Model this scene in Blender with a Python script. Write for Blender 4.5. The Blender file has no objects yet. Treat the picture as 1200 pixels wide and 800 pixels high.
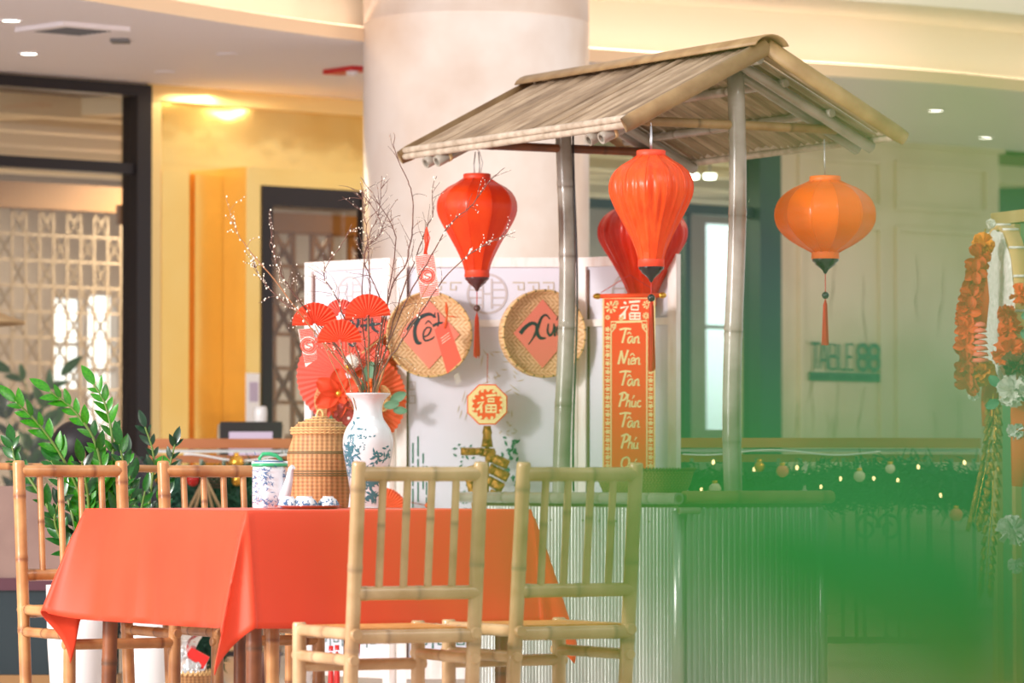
import bpy, math, random
from mathutils import Vector, Matrix

PI = math.pi
C = bpy.context.scene.collection
F, CX, CY, HOR, EYE = 5000.0, 600.0, 400.0, 562.0, 0.845
TH = math.atan((HOR - CY) / F)

# ---------------------------------------------------------------- camera
cam_d = bpy.data.cameras.new('camera'); cam = bpy.data.objects.new('camera', cam_d); C.objects.link(cam)
cam.location = (0, 0, EYE); cam.rotation_euler = (PI / 2 + TH, 0, 0)
cam_d.sensor_width = 36; cam_d.lens = 150.0; cam_d.clip_start = 0.05; cam_d.clip_end = 200
cam_d.dof.use_dof = True; cam_d.dof.focus_distance = 13.8; cam_d.dof.aperture_fstop = 4.7
bpy.context.scene.camera = cam

# ---------------------------------------------------------------- world, lights, exposure
w = bpy.data.worlds.new('world'); bpy.context.scene.world = w; w.use_nodes = True
bg = w.node_tree.nodes['Background']; bg.inputs[0].default_value = (1.0, 0.975, 0.965, 1); bg.inputs[1].default_value = 0.80
def area(name, loc, target, sx, sy, energy, col):
    l = bpy.data.lights.new(name, 'AREA'); l.shape = 'RECTANGLE'; l.size = sx; l.size_y = sy; l.energy = energy; l.color = col
    o = bpy.data.objects.new(name, l); C.objects.link(o); o.location = loc
    o.rotation_euler = (Vector(target) - Vector(loc)).to_track_quat('-Z', 'Y').to_euler(); return o
area('window_daylight', (-8.5, 7.5, 2.6), (0, 14, 1.0), 5, 3, 560, (1, 0.97, 0.95))
area('hall_spotlight', (-7.2, 8.6, 3.7), (-0.1, 15.2, 1.0), 0.9, 0.9, 640, (1, 0.96, 0.92))
area('hall_overhead_fill', (2.5, 10.0, 5.2), (0.3, 14.5, 1.0), 2.5, 2.5, 100, (1, 0.93, 0.84))  # added overhead fill, out of view, brightens hut and screen from the front
area('column_warm_fill', (3.2, 18.6, 2.98), (0.6, 20.6, 1.6), 1.2, 0.5, 42, (1, 0.74, 0.46))  # added fill standing in for cove glow, warms the column's right side
area('interior_fill_left', (-3.4, 27.4, 2.8), (-3.4, 27.6, 0), 2.5, 2.0, 26, (1, 0.9, 0.74))  # added fill light, brightens the room behind the left window
area('gold_wall_downlight', (-1.55, 23.75, 3.0), (-1.55, 23.8, 0), 0.25, 0.25, 6, (1, 0.86, 0.6))
area('portal_downlight', (-0.75, 23.9, 3.0), (-0.75, 24.0, 0), 0.2, 0.2, 4, (1, 0.86, 0.6))
area('interior_fill_door', (-1.6, 26.4, 2.8), (-1.6, 26.4, 0), 1.2, 1.2, 130, (1, 0.82, 0.58))  # fill light added to brighten the lattice behind the door
area('interior_fill_right', (1.0, 30.0, 2.8), (1.0, 30.0, 0), 2.5, 2.5, 110, (1, 0.93, 0.84))  # fill added for the room behind the right-hand glazing
vs = bpy.context.scene.view_settings
vs.view_transform = 'Standard'; vs.look = 'None'; vs.gamma = 1; vs.use_curve_mapping = False; vs.exposure = 0.14
bpy.context.scene.display_settings.display_device = 'sRGB'

def P(px, py, Y):
    dx, dy = (px - CX) / F, (CY - py) / F
    d = Vector((dx, math.cos(TH) - dy * math.sin(TH), math.sin(TH) + dy * math.cos(TH)))
    t = Y / d.y
    return Vector((d.x * t, Y, EYE + d.z * t))

# ---------------------------------------------------------------- materials
def srgb(r, g, b):
    f = lambda c: (c / 255 / 12.92) if c / 255 <= 0.04045 else ((c / 255 + 0.055) / 1.055) ** 2.4
    return (f(r), f(g), f(b), 1)
MATS = {}
def mat(name, col, rough=0.5, metal=0.0, col2=None, scale=8.0, stretch=(1, 1, 1), bump=0.0, bscale=None, sheen=0.0,
        coat=0.0, transl=0.0, mark=None, emis=0.0, thr=None, spec=None, bdist=0.01, detail=4, rotz=None):
    m = bpy.data.materials.new(name); m.use_nodes = True; nt = m.node_tree; N = nt.nodes; L = nt.links
    b = N['Principled BSDF']; out = N['Material Output']
    b.inputs['Base Color'].default_value = col; b.inputs['Roughness'].default_value = rough
    b.inputs['Metallic'].default_value = metal
    if sheen: b.inputs['Sheen Weight'].default_value = sheen; b.inputs['Sheen Roughness'].default_value = 0.4
    if coat: b.inputs['Coat Weight'].default_value = coat; b.inputs['Coat Roughness'].default_value = 0.1
    if spec is not None: b.inputs['Specular IOR Level'].default_value = spec
    tc = N.new('ShaderNodeTexCoord'); mp = N.new('ShaderNodeMapping'); mp.inputs['Scale'].default_value = stretch
    if rotz is not None: mp.vector_type = 'TEXTURE'; mp.inputs['Rotation'].default_value = (0, 0, rotz)
    L.new(tc.outputs['Object'], mp.inputs['Vector'])
    src = None
    if col2 is not None:
        n = N.new('ShaderNodeTexNoise'); n.inputs['Scale'].default_value = scale; n.inputs['Detail'].default_value = detail
        L.new(mp.outputs[0], n.inputs['Vector'])
        r = N.new('ShaderNodeValToRGB'); r.color_ramp.elements[0].color = col; r.color_ramp.elements[1].color = col2
        lo, hi = thr if thr else (0.35, 0.68)
        r.color_ramp.elements[0].position = lo; r.color_ramp.elements[1].position = hi
        L.new(n.outputs['Fac'], r.inputs['Fac']); src = r.outputs['Color']
    if mark is not None:
        a = N.new('ShaderNodeAttribute'); a.attribute_name = 'mark'
        mx = N.new('ShaderNodeMix'); mx.data_type = 'RGBA'
        L.new(a.outputs['Fac'], mx.inputs['Factor'])
        if src: L.new(src, mx.inputs['A'])
        else: mx.inputs['A'].default_value = col
        mx.inputs['B'].default_value = mark; src = mx.outputs['Result']
    if src: L.new(src, b.inputs['Base Color'])
    if bump:
        n2 = N.new('ShaderNodeTexNoise'); n2.inputs['Scale'].default_value = bscale or scale; n2.inputs['Detail'].default_value = 3
        L.new(mp.outputs[0], n2.inputs['Vector'])
        bp = N.new('ShaderNodeBump'); bp.inputs['Strength'].default_value = bump; bp.inputs['Distance'].default_value = bdist
        L.new(n2.outputs['Fac'], bp.inputs['Height']); L.new(bp.outputs[0], b.inputs['Normal'])
    if emis:
        b.inputs['Emission Color'].default_value = col; b.inputs['Emission Strength'].default_value = emis
    if transl:
        t = N.new('ShaderNodeBsdfTranslucent'); ms = N.new('ShaderNodeMixShader'); ms.inputs[0].default_value = transl
        if src: L.new(src, t.inputs['Color'])
        else: t.inputs['Color'].default_value = col
        L.new(b.outputs[0], ms.inputs[1]); L.new(t.outputs[0], ms.inputs[2]); L.new(ms.outputs[0], out.inputs[0])
    MATS[name] = m; return m

def glass_mat(name, tint, refl=0.12):
    m = bpy.data.materials.new(name); m.use_nodes = True; nt = m.node_tree; N = nt.nodes; L = nt.links
    out = N['Material Output']; N.remove(N['Principled BSDF'])
    t = N.new('ShaderNodeBsdfTransparent'); t.inputs[0].default_value = tint
    g = N.new('ShaderNodeBsdfGlossy'); g.inputs['Roughness'].default_value = 0.02
    ms = N.new('ShaderNodeMixShader'); ms.inputs[0].default_value = refl
    L.new(t.outputs[0], ms.inputs[1]); L.new(g.outputs[0], ms.inputs[2]); L.new(ms.outputs[0], out.inputs[0])
    MATS[name] = m; return m

def weave_mat(name, c1, c2, k=140.0, zig=0.02, rough=0.6, axes=('X', 'Z'), zs=0.05):
    """chevron / twill weave: sin((a + pingpong(b)) * k)"""
    m = mat(name, c1, rough); nt = m.node_tree; N = nt.nodes; L = nt.links; b = N['Principled BSDF']
    tc = N.new('ShaderNodeTexCoord'); sp = N.new('ShaderNodeSeparateXYZ'); L.new(tc.outputs['Object'], sp.inputs[0])
    def M(op, a, bb):
        n = N.new('ShaderNodeMath'); n.operation = op
        for i, v in enumerate((a, bb)):
            if isinstance(v, (int, float)): n.inputs[i].default_value = v
            elif v is not None: L.new(v, n.inputs[i])
        return n.outputs[0]
    pp = M('PINGPONG', sp.outputs[axes[1]], zs)
    s = M('ADD', sp.outputs[axes[0]], M('MULTIPLY', pp, zig))
    wv = M('SINE', M('MULTIPLY', s, k), None)
    w2 = M('SINE', M('MULTIPLY', sp.outputs[axes[1]], k * 1.3), None)
    f = M('ADD', M('MULTIPLY', M('ADD', wv, M('MULTIPLY', w2, 0.5)), 0.33), 0.5)
    nz = N.new('ShaderNodeTexNoise'); nz.inputs['Scale'].default_value = 18; L.new(tc.outputs['Object'], nz.inputs['Vector'])
    f2 = M('ADD', M('MULTIPLY', f, 0.6), M('MULTIPLY', nz.outputs['Fac'], 0.5))
    r = N.new('ShaderNodeValToRGB'); r.color_ramp.elements[0].color = c2; r.color_ramp.elements[1].color = c1
    r.color_ramp.elements[0].position = 0.25; r.color_ramp.elements[1].position = 0.75
    L.new(f2, r.inputs['Fac']); L.new(r.outputs[0], b.inputs['Base Color'])
    bp = N.new('ShaderNodeBump'); bp.inputs['Strength'].default_value = 0.5; bp.inputs['Distance'].default_value = 0.003
    L.new(f, bp.inputs['Height']); L.new(bp.outputs[0], b.inputs['Normal'])
    return m

dk = srgb(96, 62, 40)
mat('bamboo_pale', srgb(204, 168, 128), 0.26, col2=srgb(172, 132, 92), scale=9, mark=srgb(158, 124, 94), bump=.1, bscale=30)
mat('bamboo_honey', srgb(206, 150, 98), 0.3, col2=srgb(170, 112, 70), scale=10, mark=srgb(140, 88, 56), bump=.1, bscale=30)
mat('bamboo_brown', srgb(142, 84, 50), 0.4, col2=srgb(104, 58, 36), scale=10, mark=dk)
mat('bamboo_grey', srgb(176, 166, 154), 0.22, col2=srgb(142, 130, 116), scale=7, mark=srgb(128, 112, 98), coat=.3)
mat('seat_cane', srgb(232, 164, 84), 0.45, col2=srgb(196, 122, 44), scale=30)
mat('roof_slat', srgb(184, 160, 134), 0.7, col2=srgb(146, 122, 98), scale=14, bump=.4, bscale=40, stretch=(4, .5, 1), rotz=.503)
mat('roof_slat_dark', srgb(158, 134, 108), 0.7, col2=srgb(122, 100, 80), scale=14, bump=.4, bscale=40, stretch=(4, .5, 1), rotz=.503)
mat('roof_edge', srgb(206, 188, 170), 0.65, col2=srgb(168, 148, 128), scale=20, bump=.3)
mat('rake_bamboo', srgb(170, 138, 96), 0.5, col2=srgb(146, 112, 74), scale=12, mark=srgb(120, 92, 62))
mat('zinc', srgb(214, 214, 210), 0.3, 0.75, col2=srgb(184, 186, 180), scale=6, stretch=(1, 1, .3), bump=.05)
mat('counter_top', srgb(140, 116, 84), .6, col2=srgb(112, 90, 62), scale=12)
mat('cloth_red', srgb(244, 76, 40), 0.55, sheen=.12, transl=.12, col2=srgb(238, 66, 32), scale=2)
mat('satin_red', srgb(240, 62, 16), 0.3, sheen=.1, transl=.3, col2=srgb(250, 82, 24), scale=14, bump=.25, bscale=26, stretch=(1, 1, .5))
mat('satin_dark_red', srgb(222, 40, 14), 0.34, sheen=.1, transl=.25, col2=srgb(236, 58, 22), scale=14, bump=.3, bscale=30, stretch=(2, 2, .4))
mat('satin_orange_red', srgb(244, 84, 30), 0.28, sheen=.1, transl=.3, col2=srgb(250, 104, 44), scale=14, bump=.4, bscale=40, stretch=(2, 2, .25))
mat('satin_orange', srgb(248, 112, 20), 0.3, sheen=.1, transl=.22, col2=srgb(250, 118, 30), scale=14, bump=.25, bscale=26)
mat('lantern_collar', srgb(240, 72, 42), .5)
mat('lantern_collar_orange', srgb(244, 118, 50), .5)
mat('black_lacquer', srgb(34, 22, 26), 0.22, coat=.5)
mat('wine_wood', srgb(86, 36, 40), 0.25, coat=.4)
mat('tassel_red', srgb(214, 44, 20), .6, col2=srgb(180, 30, 14), scale=60, stretch=(3, 3, .1))
mat('string_red', srgb(190, 50, 50), .6)
mat('wire', srgb(200, 200, 205), .3, .8)
mat('paper_pink', srgb(252, 140, 122), .65, transl=.1)
mat('paper_red', srgb(246, 96, 82), .6, transl=.15)
mat('paper_red_fan', srgb(244, 84, 54), .6, transl=.15)
mat('paper_coral', srgb(252, 120, 106), .6, transl=.15)
mat('paper_orange_red', srgb(250, 110, 78), .6, transl=.15)
mat('paper_burgundy', srgb(168, 56, 58), .6)
mat('envelope_red', srgb(246, 90, 76), .5)
mat('ink', srgb(44, 52, 62), .5)
mat('print_gold', srgb(248, 226, 160), .4, .1)
mat('print_white', srgb(252, 240, 214), .5)
mat('banner_red', srgb(244, 72, 26), .55)
mat('gold', srgb(226, 168, 70), .28, .85)
mat('gold_tinsel', srgb(206, 146, 66), .35, .6, col2=srgb(120, 70, 30), scale=60, bump=.8, bscale=90)
mat('porcelain', srgb(222, 225, 232), .12, coat=.5)
mat('cobalt', srgb(70, 104, 150), .25)
mat('cobalt_teal', srgb(66, 112, 132), .25)
mat('cobalt_pale', srgb(134, 160, 196), .25)
mat('green_enamel', srgb(52, 166, 110), .3)
mat('plate_wood', srgb(168, 80, 72), .4)
mat('bark', srgb(118, 78, 66), .7, col2=srgb(92, 58, 52), scale=30)
mat('bark_pale', srgb(168, 116, 78), .7)
mat('bud', srgb(250, 240, 224), .6)
mat('leaf_bright', srgb(66, 150, 22), .3, transl=.2, col2=srgb(36, 116, 20), scale=9, coat=.2)
mat('leaf_mid', srgb(34, 102, 28), .3, transl=.15, col2=srgb(20, 76, 24), scale=9, coat=.2)
mat('leaf_dark', srgb(18, 56, 30), .35, transl=.1, coat=.2)
mat('stem_green', srgb(96, 120, 50), .4)
mat('sage', srgb(104, 140, 112), .6)
mat('leaf_near', srgb(56, 166, 54), .6, transl=.45, col2=srgb(46, 150, 50), scale=30, spec=.2)
mat('leaf_near_aqua', srgb(80, 184, 120), .45, transl=.4)
mat('leaf_near_olive', srgb(120, 176, 60), .45, transl=.4)
mat('petal_near', srgb(210, 170, 80), .5, transl=.3)
mat('pine', srgb(22, 92, 64), .55, col2=srgb(14, 64, 48), scale=20)
mat('white_pot', srgb(240, 238, 240), .2, coat=.4)
mat('berry', srgb(240, 104, 40), .3)
mat('screen_frame', srgb(252, 244, 242), .6, col2=srgb(238, 218, 210), scale=10, stretch=(3, 3, .6), thr=(.45, .75))
mat('screen_panel', srgb(228, 226, 240), .6)
mat('screen_motif', srgb(206, 194, 196), .6)
mat('screen_reveal', srgb(120, 84, 72), .7)
mat('motif_green', srgb(64, 112, 100), .6)
mat('motif_beige', srgb(206, 190, 170), .6)
mat('marble', srgb(234, 222, 216), .3, col2=srgb(212, 190, 176), scale=2.2, thr=(.4, .75), coat=.2, detail=8)
mat('marble_wall', srgb(236, 218, 192), .35, col2=srgb(218, 196, 168), scale=1.6, thr=(.45, .75), detail=8)
mat('marble_vein', srgb(168, 140, 112), .5)
mat('brass', srgb(255, 216, 138), .14, .8, col2=srgb(250, 202, 112), scale=1.1, bump=.2, bscale=1.5, bdist=.08)
mat('brass_light', srgb(253, 220, 152), .3, .5, bump=.1, bscale=2, bdist=.05)
mat('brass_deep', srgb(250, 200, 112), .2, .8, bump=.12, bscale=2, bdist=.05)
mat('frame_black', srgb(46, 40, 42), .35, .3)
mat('frame_teal', srgb(58, 84, 84), .35, .2)
mat('ceiling_white', srgb(248, 242, 250), .7)
mat('ceiling_lip', srgb(244, 214, 182), .6)
mat('daylight_glow', (.86, .95, 1, 1), emis=1.5)
mat('ceiling_cream', srgb(255, 242, 226), .6)
mat('vent_dark', srgb(120, 120, 126), .5)
mat('lamp_glow', (1, .93, .8, 1), emis=9)
mat('cove_glow', (1, .9, .74, 1), emis=2.2)
mat('fairy_glow', (1, .72, .32, 1), emis=7)
mat('floor_stone', srgb(216, 204, 192), .25, col2=srgb(206, 192, 178), scale=1.2, coat=.2)
mat('brown_leather', srgb(142, 112, 102), .55, col2=srgb(128, 98, 90), scale=6)
mat('plum_wood', srgb(86, 46, 58), .3)
mat('dark_gloss', srgb(40, 52, 58), .15)
mat('rail_wood', srgb(196, 124, 76), .35, col2=srgb(170, 98, 58), scale=6, stretch=(.3, 1, 1))
mat('rail_white', srgb(236, 238, 240), .4)
mat('lattice', srgb(172, 156, 136), .6)
mat('lattice_brown', srgb(150, 108, 62), .5)
mat('room_beige', srgb(184, 174, 166), .7, col2=srgb(160, 148, 138), scale=1)
mat('room_grey', srgb(180, 172, 168), .7)
mat('room_dark', srgb(104, 84, 62), .8)
mat('beam_cream', srgb(250, 236, 206), .6)
mat('rattan_band', srgb(226, 182, 122), .5)
mat('rattan_dark', srgb(120, 96, 66), .6)
mat('rope', srgb(222, 190, 140), .8)
mat('straw', srgb(190, 160, 120), .8)
mat('hair', srgb(26, 22, 28), .5)
mat('skin', srgb(226, 172, 156), .5)
mat('jacket', srgb(34, 34, 46), .7)
mat('foil', srgb(226, 224, 224), .18, .9, bump=.8, bscale=30)
mat('paper_white', srgb(248, 246, 250), .6)
mat('print_lilac', srgb(196, 180, 206), .6)
mat('screen_glow_grey', srgb(70, 74, 78), .3)
mat('iron', srgb(150, 156, 140), .45, .2)
mat('marigold', srgb(246, 148, 40), .6, transl=.15)
mat('bloom_orange', srgb(238, 88, 34), .6, transl=.15)
mat('bloom_rust', srgb(214, 72, 30), .6, transl=.15)
mat('bloom_white', srgb(244, 240, 232), .6, transl=.2)
mat('rose_brown', srgb(128, 62, 48), .6)
mat('lace', srgb(240, 236, 232), .7, col2=srgb(206, 200, 192), scale=60)
mat('oak', srgb(200, 172, 122), .5, col2=srgb(184, 150, 100), scale=4, stretch=(4, 4, .4))
mat('sage_cloth', srgb(110, 136, 100), .8)
mat('sign_green', srgb(74, 112, 96), .4)
mat('sign_gold', srgb(196, 160, 70), .4)
mat('soil', srgb(70, 52, 40), .9)
mat('red_sign', srgb(206, 36, 40), .4)
mat('red_bottle', srgb(206, 40, 36), .25)
mat('brown_pot', srgb(90, 54, 44), .5)
mat('dark_brown_cone', srgb(92, 62, 46), .6)
glass_mat('glass_clear', (.97, .96, .93, 1), .05)
glass_mat('glass_green', (.86, .94, .9, 1), .06)
weave_mat('tray_weave', srgb(238, 196, 152), srgb(200, 146, 98), k=330, zig=1.0, zs=.03)
weave_mat('jar_weave', srgb(206, 152, 102), srgb(150, 100, 64), k=420, zig=.0, axes=('X', 'Z'))
weave_mat('basket_weave', srgb(176, 150, 96), srgb(128, 104, 60), k=500, zig=1.0, zs=.01)

# ---------------------------------------------------------------- mesh builder
class MB:
    def __init__(s): s.v = []; s.f = []; s.a = []; s.sm = []; s.k = 0
    def add(s, vs, fs, mark=None, smooth=False):
        n = len(s.v); s.v += [tuple(v) for v in vs]; s.f += [tuple(i + n for i in f) for f in fs]
        s.a += (list(mark) if mark else [0.0] * len(vs)); s.sm += [smooth] * len(fs)
    def box(s, c, size, rot=None, ax=None):
        """ax: optional (X,Y,Z) axis vectors"""
        c = Vector(c); hx, hy, hz = [q / 2 for q in size]
        if ax: X, Y, Z = [Vector(a) for a in ax]
        else: X, Y, Z = Vector((1, 0, 0)), Vector((0, 1, 0)), Vector((0, 0, 1))
        if rot:
            X, Y, Z = [rot @ q for q in (X, Y, Z)]
        vs = [c + X * a * hx + Y * b * hy + Z * d * hz for a in (-1, 1) for b in (-1, 1) for d in (-1, 1)]
        s.add(vs, [(0, 1, 3, 2), (4, 6, 7, 5), (0, 4, 5, 1), (2, 3, 7, 6), (0, 2, 6, 4), (1, 5, 7, 3)])
    def tube(s, pts, rad, seg=8, marks=None, cap=True, flat=None):
        pts = [Vector(p) for p in pts]; n = len(pts)
        if not hasattr(rad, '__len__'): rad = [rad] * n
        t0 = (pts[1] - pts[0]).normalized()
        up = Vector((0, 0, 1)) if abs(t0.z) < .9 else Vector((0, 1, 0))
        x = t0.cross(up).normalized(); vs = []; mk = []
        for i, p in enumerate(pts):
            t = (pts[min(i + 1, n - 1)] - pts[max(i - 1, 0)])
            if t.length < 1e-9: t = t0
            t.normalize(); x = (x - t * x.dot(t)); x.normalize(); y = t.cross(x)
            for k in range(seg):
                a = 2 * PI * k / seg
                vs.append(p + (x * math.cos(a) + y * math.sin(a) * (flat or 1)) * rad[i]); mk.append(marks[i] if marks else 0.0)
        fs = [(i * seg + k, i * seg + (k + 1) % seg, (i + 1) * seg + (k + 1) % seg, (i + 1) * seg + k) for i in range(n - 1) for k in range(seg)]
        s.add(vs, fs, mk, True)
        if cap:
            b = len(s.v) - len(vs)
            s.f.append(tuple(b + k for k in range(seg))[::-1]); s.sm.append(False)
            s.f.append(tuple(b + (n - 1) * seg + k for k in range(seg))); s.sm.append(False)
    def pole(s, p0, p1, r, r1=None, gap=.24, seg=12, seed=0, bend=0.0, rnd=True, phase=None):
        """bamboo culm with swollen, darker nodes"""
        R = random.Random(seed); p0, p1 = Vector(p0), Vector(p1); L = (p1 - p0).length; r1 = r1 or r
        st = [(0.0, .82, 0.0), (.004 / L, .97, .0), (.012 / L, 1., .0)] if rnd else [(0., 1., .3), (.01 / L, 1, 0)]
        q = (R.uniform(.2, .8) * gap if phase is None else phase)
        while q < L - .03:
            if q > .03:
                for dd, k, m in ((-.012, 1.0, 0), (-.004, 1.07, .85), (.0, 1.02, 1), (.005, 1.08, .5), (.016, 1.0, 0.12), (.03, 1.0, 0)): st.append(((q + dd) / L, k, m))
            q += gap * R.uniform(.85, 1.15)
        st += [((L - .012) / L, 1, 0), ((L - .004) / L, .97, .0), (1., .82, .1)]
        st.sort(); side = (p1 - p0).cross(Vector((0.3, .2, 1))).normalized()
        pts = [p0.lerp(p1, t) + side * bend * math.sin(PI * t) for t, _, _ in st]
        s.tube(pts, [(r + (r1 - r) * t) * k for t, k, _ in st], seg, [m for _, _, m in st])
    def lathe(s, prof, c=(0, 0, 0), seg=32, mod=None, close=False, smooth=True, marks=None):
        """prof: [(r,z)]; mod(angle, i) multiplies r"""
        c = Vector(c); vs = []; mk = []
        for i, (r, z) in enumerate(prof):
            for k in range(seg):
                a = 2 * PI * k / seg; rr = r * (mod(a, i) if mod else 1)
                vs.append(c + Vector((rr * math.cos(a), rr * math.sin(a), z))); mk.append(marks[i] if marks else 0.)
        fs = [(i * seg + k, i * seg + (k + 1) % seg, (i + 1) * seg + (k + 1) % seg, (i + 1) * seg + k) for i in range(len(prof) - 1) for k in range(seg)]
        s.add(vs, fs, mk, smooth)
        if close:
            b = len(s.v) - len(vs)
            s.f.append(tuple(b + k for k in range(seg))[::-1]); s.sm.append(False)
            s.f.append(tuple(b + (len(prof) - 1) * seg + k for k in range(seg))); s.sm.append(False)
    def prism(s, poly, o, X, Y, N, t):
        """2D polygon extruded along N from 0 to t"""
        o, X, Y, N = [Vector(q) for q in (o, X, Y, N)]; n = len(poly)
        vs = [o + X * a + Y * b for a, b in poly] + [o + X * a + Y * b + N * t for a, b in poly]
        s.add(vs, [tuple(range(n))[::-1], tuple(range(n, 2 * n))] + [(i, (i + 1) % n, n + (i + 1) % n, n + i) for i in range(n)])
    def stroke(s, pts, wd, o, X, Y, N, h=.001, sub=6):
        """brush stroke: smooth 2D path with widths, a thin raised ribbon on a plane"""
        o, X, Y, N = [Vector(q) for q in (o, X, Y, N)]; s.k += 1; h = h + (s.k % 9) * 5e-5
        if not hasattr(wd, '__len__'): wd = [wd] * len(pts)
        Q = []; n = len(pts)
        if n == 2: sub = 1
        for i in range(n - 1):
            p = [pts[max(i - 1, 0)], pts[i], pts[i + 1], pts[min(i + 2, n - 1)]]
            for j in range(sub):
                t = j / sub
                f = lambda k: .5 * (2 * p[1][k] + (p[2][k] - p[0][k]) * t + (2 * p[0][k] - 5 * p[1][k] + 4 * p[2][k] - p[3][k]) * t * t + (3 * p[1][k] - p[0][k] - 3 * p[2][k] + p[3][k]) * t ** 3)
                Q.append((f(0), f(1), wd[i] + (wd[i + 1] - wd[i]) * t))
        Q.append((pts[-1][0], pts[-1][1], wd[-1])); m = len(Q); vs = []
        for i, (a, b, ww) in enumerate(Q):
            d = Vector((Q[min(i + 1, m - 1)][0] - Q[max(i - 1, 0)][0], Q[min(i + 1, m - 1)][1] - Q[max(i - 1, 0)][1]))
            if d.length < 1e-9: d = Vector((1, 0))
            d.normalize(); nx, ny = -d.y * ww / 2, d.x * ww / 2
            for sg in (1, -1): vs.append(o + X * (a + nx * sg) + Y * (b + ny * sg) + N * h)
        s.add(vs, [(2 * i, 2 * i + 1, 2 * i + 3, 2 * i + 2) for i in range(m - 1)])
    def grid(s, nu, nv, fn, smooth=True, wrap=False, marks=None):
        vs = [fn(i / (nu if wrap else nu - 1), j / (nv - 1)) for i in range(nu) for j in range(nv)]
        mk = [marks(i / (nu - 1), j / (nv - 1)) for i in range(nu) for j in range(nv)] if marks else None
        fs = [(i * nv + j, ((i + 1) % nu) * nv + j, ((i + 1) % nu) * nv + j + 1, i * nv + j + 1) for i in range(nu if wrap else nu - 1) for j in range(nv - 1)]
        s.add(vs, fs, mk, smooth)
    def ball(s, c, r, seg=12, rings=8, sq=(1, 1, 1)):
        c = Vector(c); prof = []
        vs = [c + Vector((0, 0, r * sq[2]))]
        for i in range(1, rings):
            p = PI * i / rings
            for k in range(seg):
                a = 2 * PI * k / seg
                vs.append(c + Vector((r * math.sin(p) * math.cos(a) * sq[0], r * math.sin(p) * math.sin(a) * sq[1], r * math.cos(p) * sq[2])))
        vs.append(c - Vector((0, 0, r * sq[2]))); fs = []
        for k in range(seg): fs.append((0, 1 + k, 1 + (k + 1) % seg))
        for i in range(rings - 2):
            for k in range(seg): fs.append((1 + i * seg + k, 1 + (i + 1) * seg + k, 1 + (i + 1) * seg + (k + 1) % seg, 1 + i * seg + (k + 1) % seg))
        e = len(vs) - 1
        for k in range(seg): fs.append((e, 1 + (rings - 2) * seg + (k + 1) % seg, 1 + (rings - 2) * seg + k))
        s.add(vs, fs, None, True)
    def mesh(s, name, m):
        me = bpy.data.meshes.new(name); me.from_pydata(s.v, [], s.f)
        me.polygons.foreach_set('use_smooth', s.sm)
        if any(s.a):
            at = me.attributes.new('mark', 'FLOAT', 'POINT'); at.data.foreach_set('value', s.a)
        me.materials.append(MATS[m]); me.update(); return me

def wl(o):
    v = Vector((0, 0, 0))
    while o: v += o.location; o = o.parent
    return v
def tag(o, label=None, cat=None, group=None, kind=None):
    if label: o['label'] = label
    if cat: o['category'] = cat
    if group: o['group'] = group
    if kind: o['kind'] = kind
    return o
def build(mb, name, m, parent=None, world=True, kind=None, label=None):
    """link a builder as one object; world=True: its coordinates are world coordinates"""
    o = bpy.data.objects.new(name, mb.mesh(name, m)); C.objects.link(o)
    if parent:
        o.parent = parent
        if world: o.location = -wl(parent)
    if kind: o['kind'] = kind
    if label: o['label'] = label
    return o
def thing(name, label, cat, loc=(0, 0, 0), rotz=0, group=None):
    o = bpy.data.objects.new(name, None); C.objects.link(o); o.empty_display_size = .05
    o.location = loc; o.rotation_euler = (0, 0, rotz); return tag(o, label, cat, group)
def single(mb, name, m, label, cat, group=None, kind=None):
    return tag(build(mb, name, m), label, cat, group, kind)
def struct(mb, name, m, parent=None): return build(mb, name, m, parent, kind=None if parent else 'structure')
def sroot(name):
    o = bpy.data.objects.new(name, None); C.objects.link(o); o['kind'] = 'structure'; return o
def copy_tree(o, parent=None):
    c = o.copy(); C.objects.link(c); c.parent = parent
    for ch in list(o.children): copy_tree(ch, c)
    return c
def sp(name, me, loc, rot=None, parent=None, scale=None, kind=None):
    """object sharing mesh data"""
    o = bpy.data.objects.new(name, me); C.objects.link(o)
    if parent: o.parent = parent
    o.matrix_basis = Matrix.Translation(Vector(loc)) @ (rot.to_4x4() if rot else Matrix.Identity(4)) @ Matrix.Diagonal(Vector(scale or (1, 1, 1)).to_4d())
    if kind: o['kind'] = kind
    return o
# ================================================================ the setting
Z3 = Vector((0, 0, 1))
WO, WD, WN = Vector((-2.76, 23, 0)), Vector((.743, .669, 0)), Vector((.669, -.743, 0))
def WS(px):
    k = (px - CX) / F; return (23 * k + 2.76) / (.743 - .669 * k)
def WP(s, d, z): return WO + WD * s + WN * d + Z3 * z
def WZ(px, py, d=0):
    s = WS(px); return P(px, py, (WO + WD * s + WN * d).y).z
def wbox(mb, s0, s1, d0, d1, z0, z1):
    mb.box(WP((s0 + s1) / 2, (d0 + d1) / 2, (z0 + z1) / 2), (abs(s1 - s0), abs(d1 - d0), abs(z1 - z0)), ax=(WD, WN, Z3))
CZ = 3.04
m = MB(); m.box((0, 16, -.05), (30, 40, .1)); struct(m, 'floor', 'floor_stone')

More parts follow.
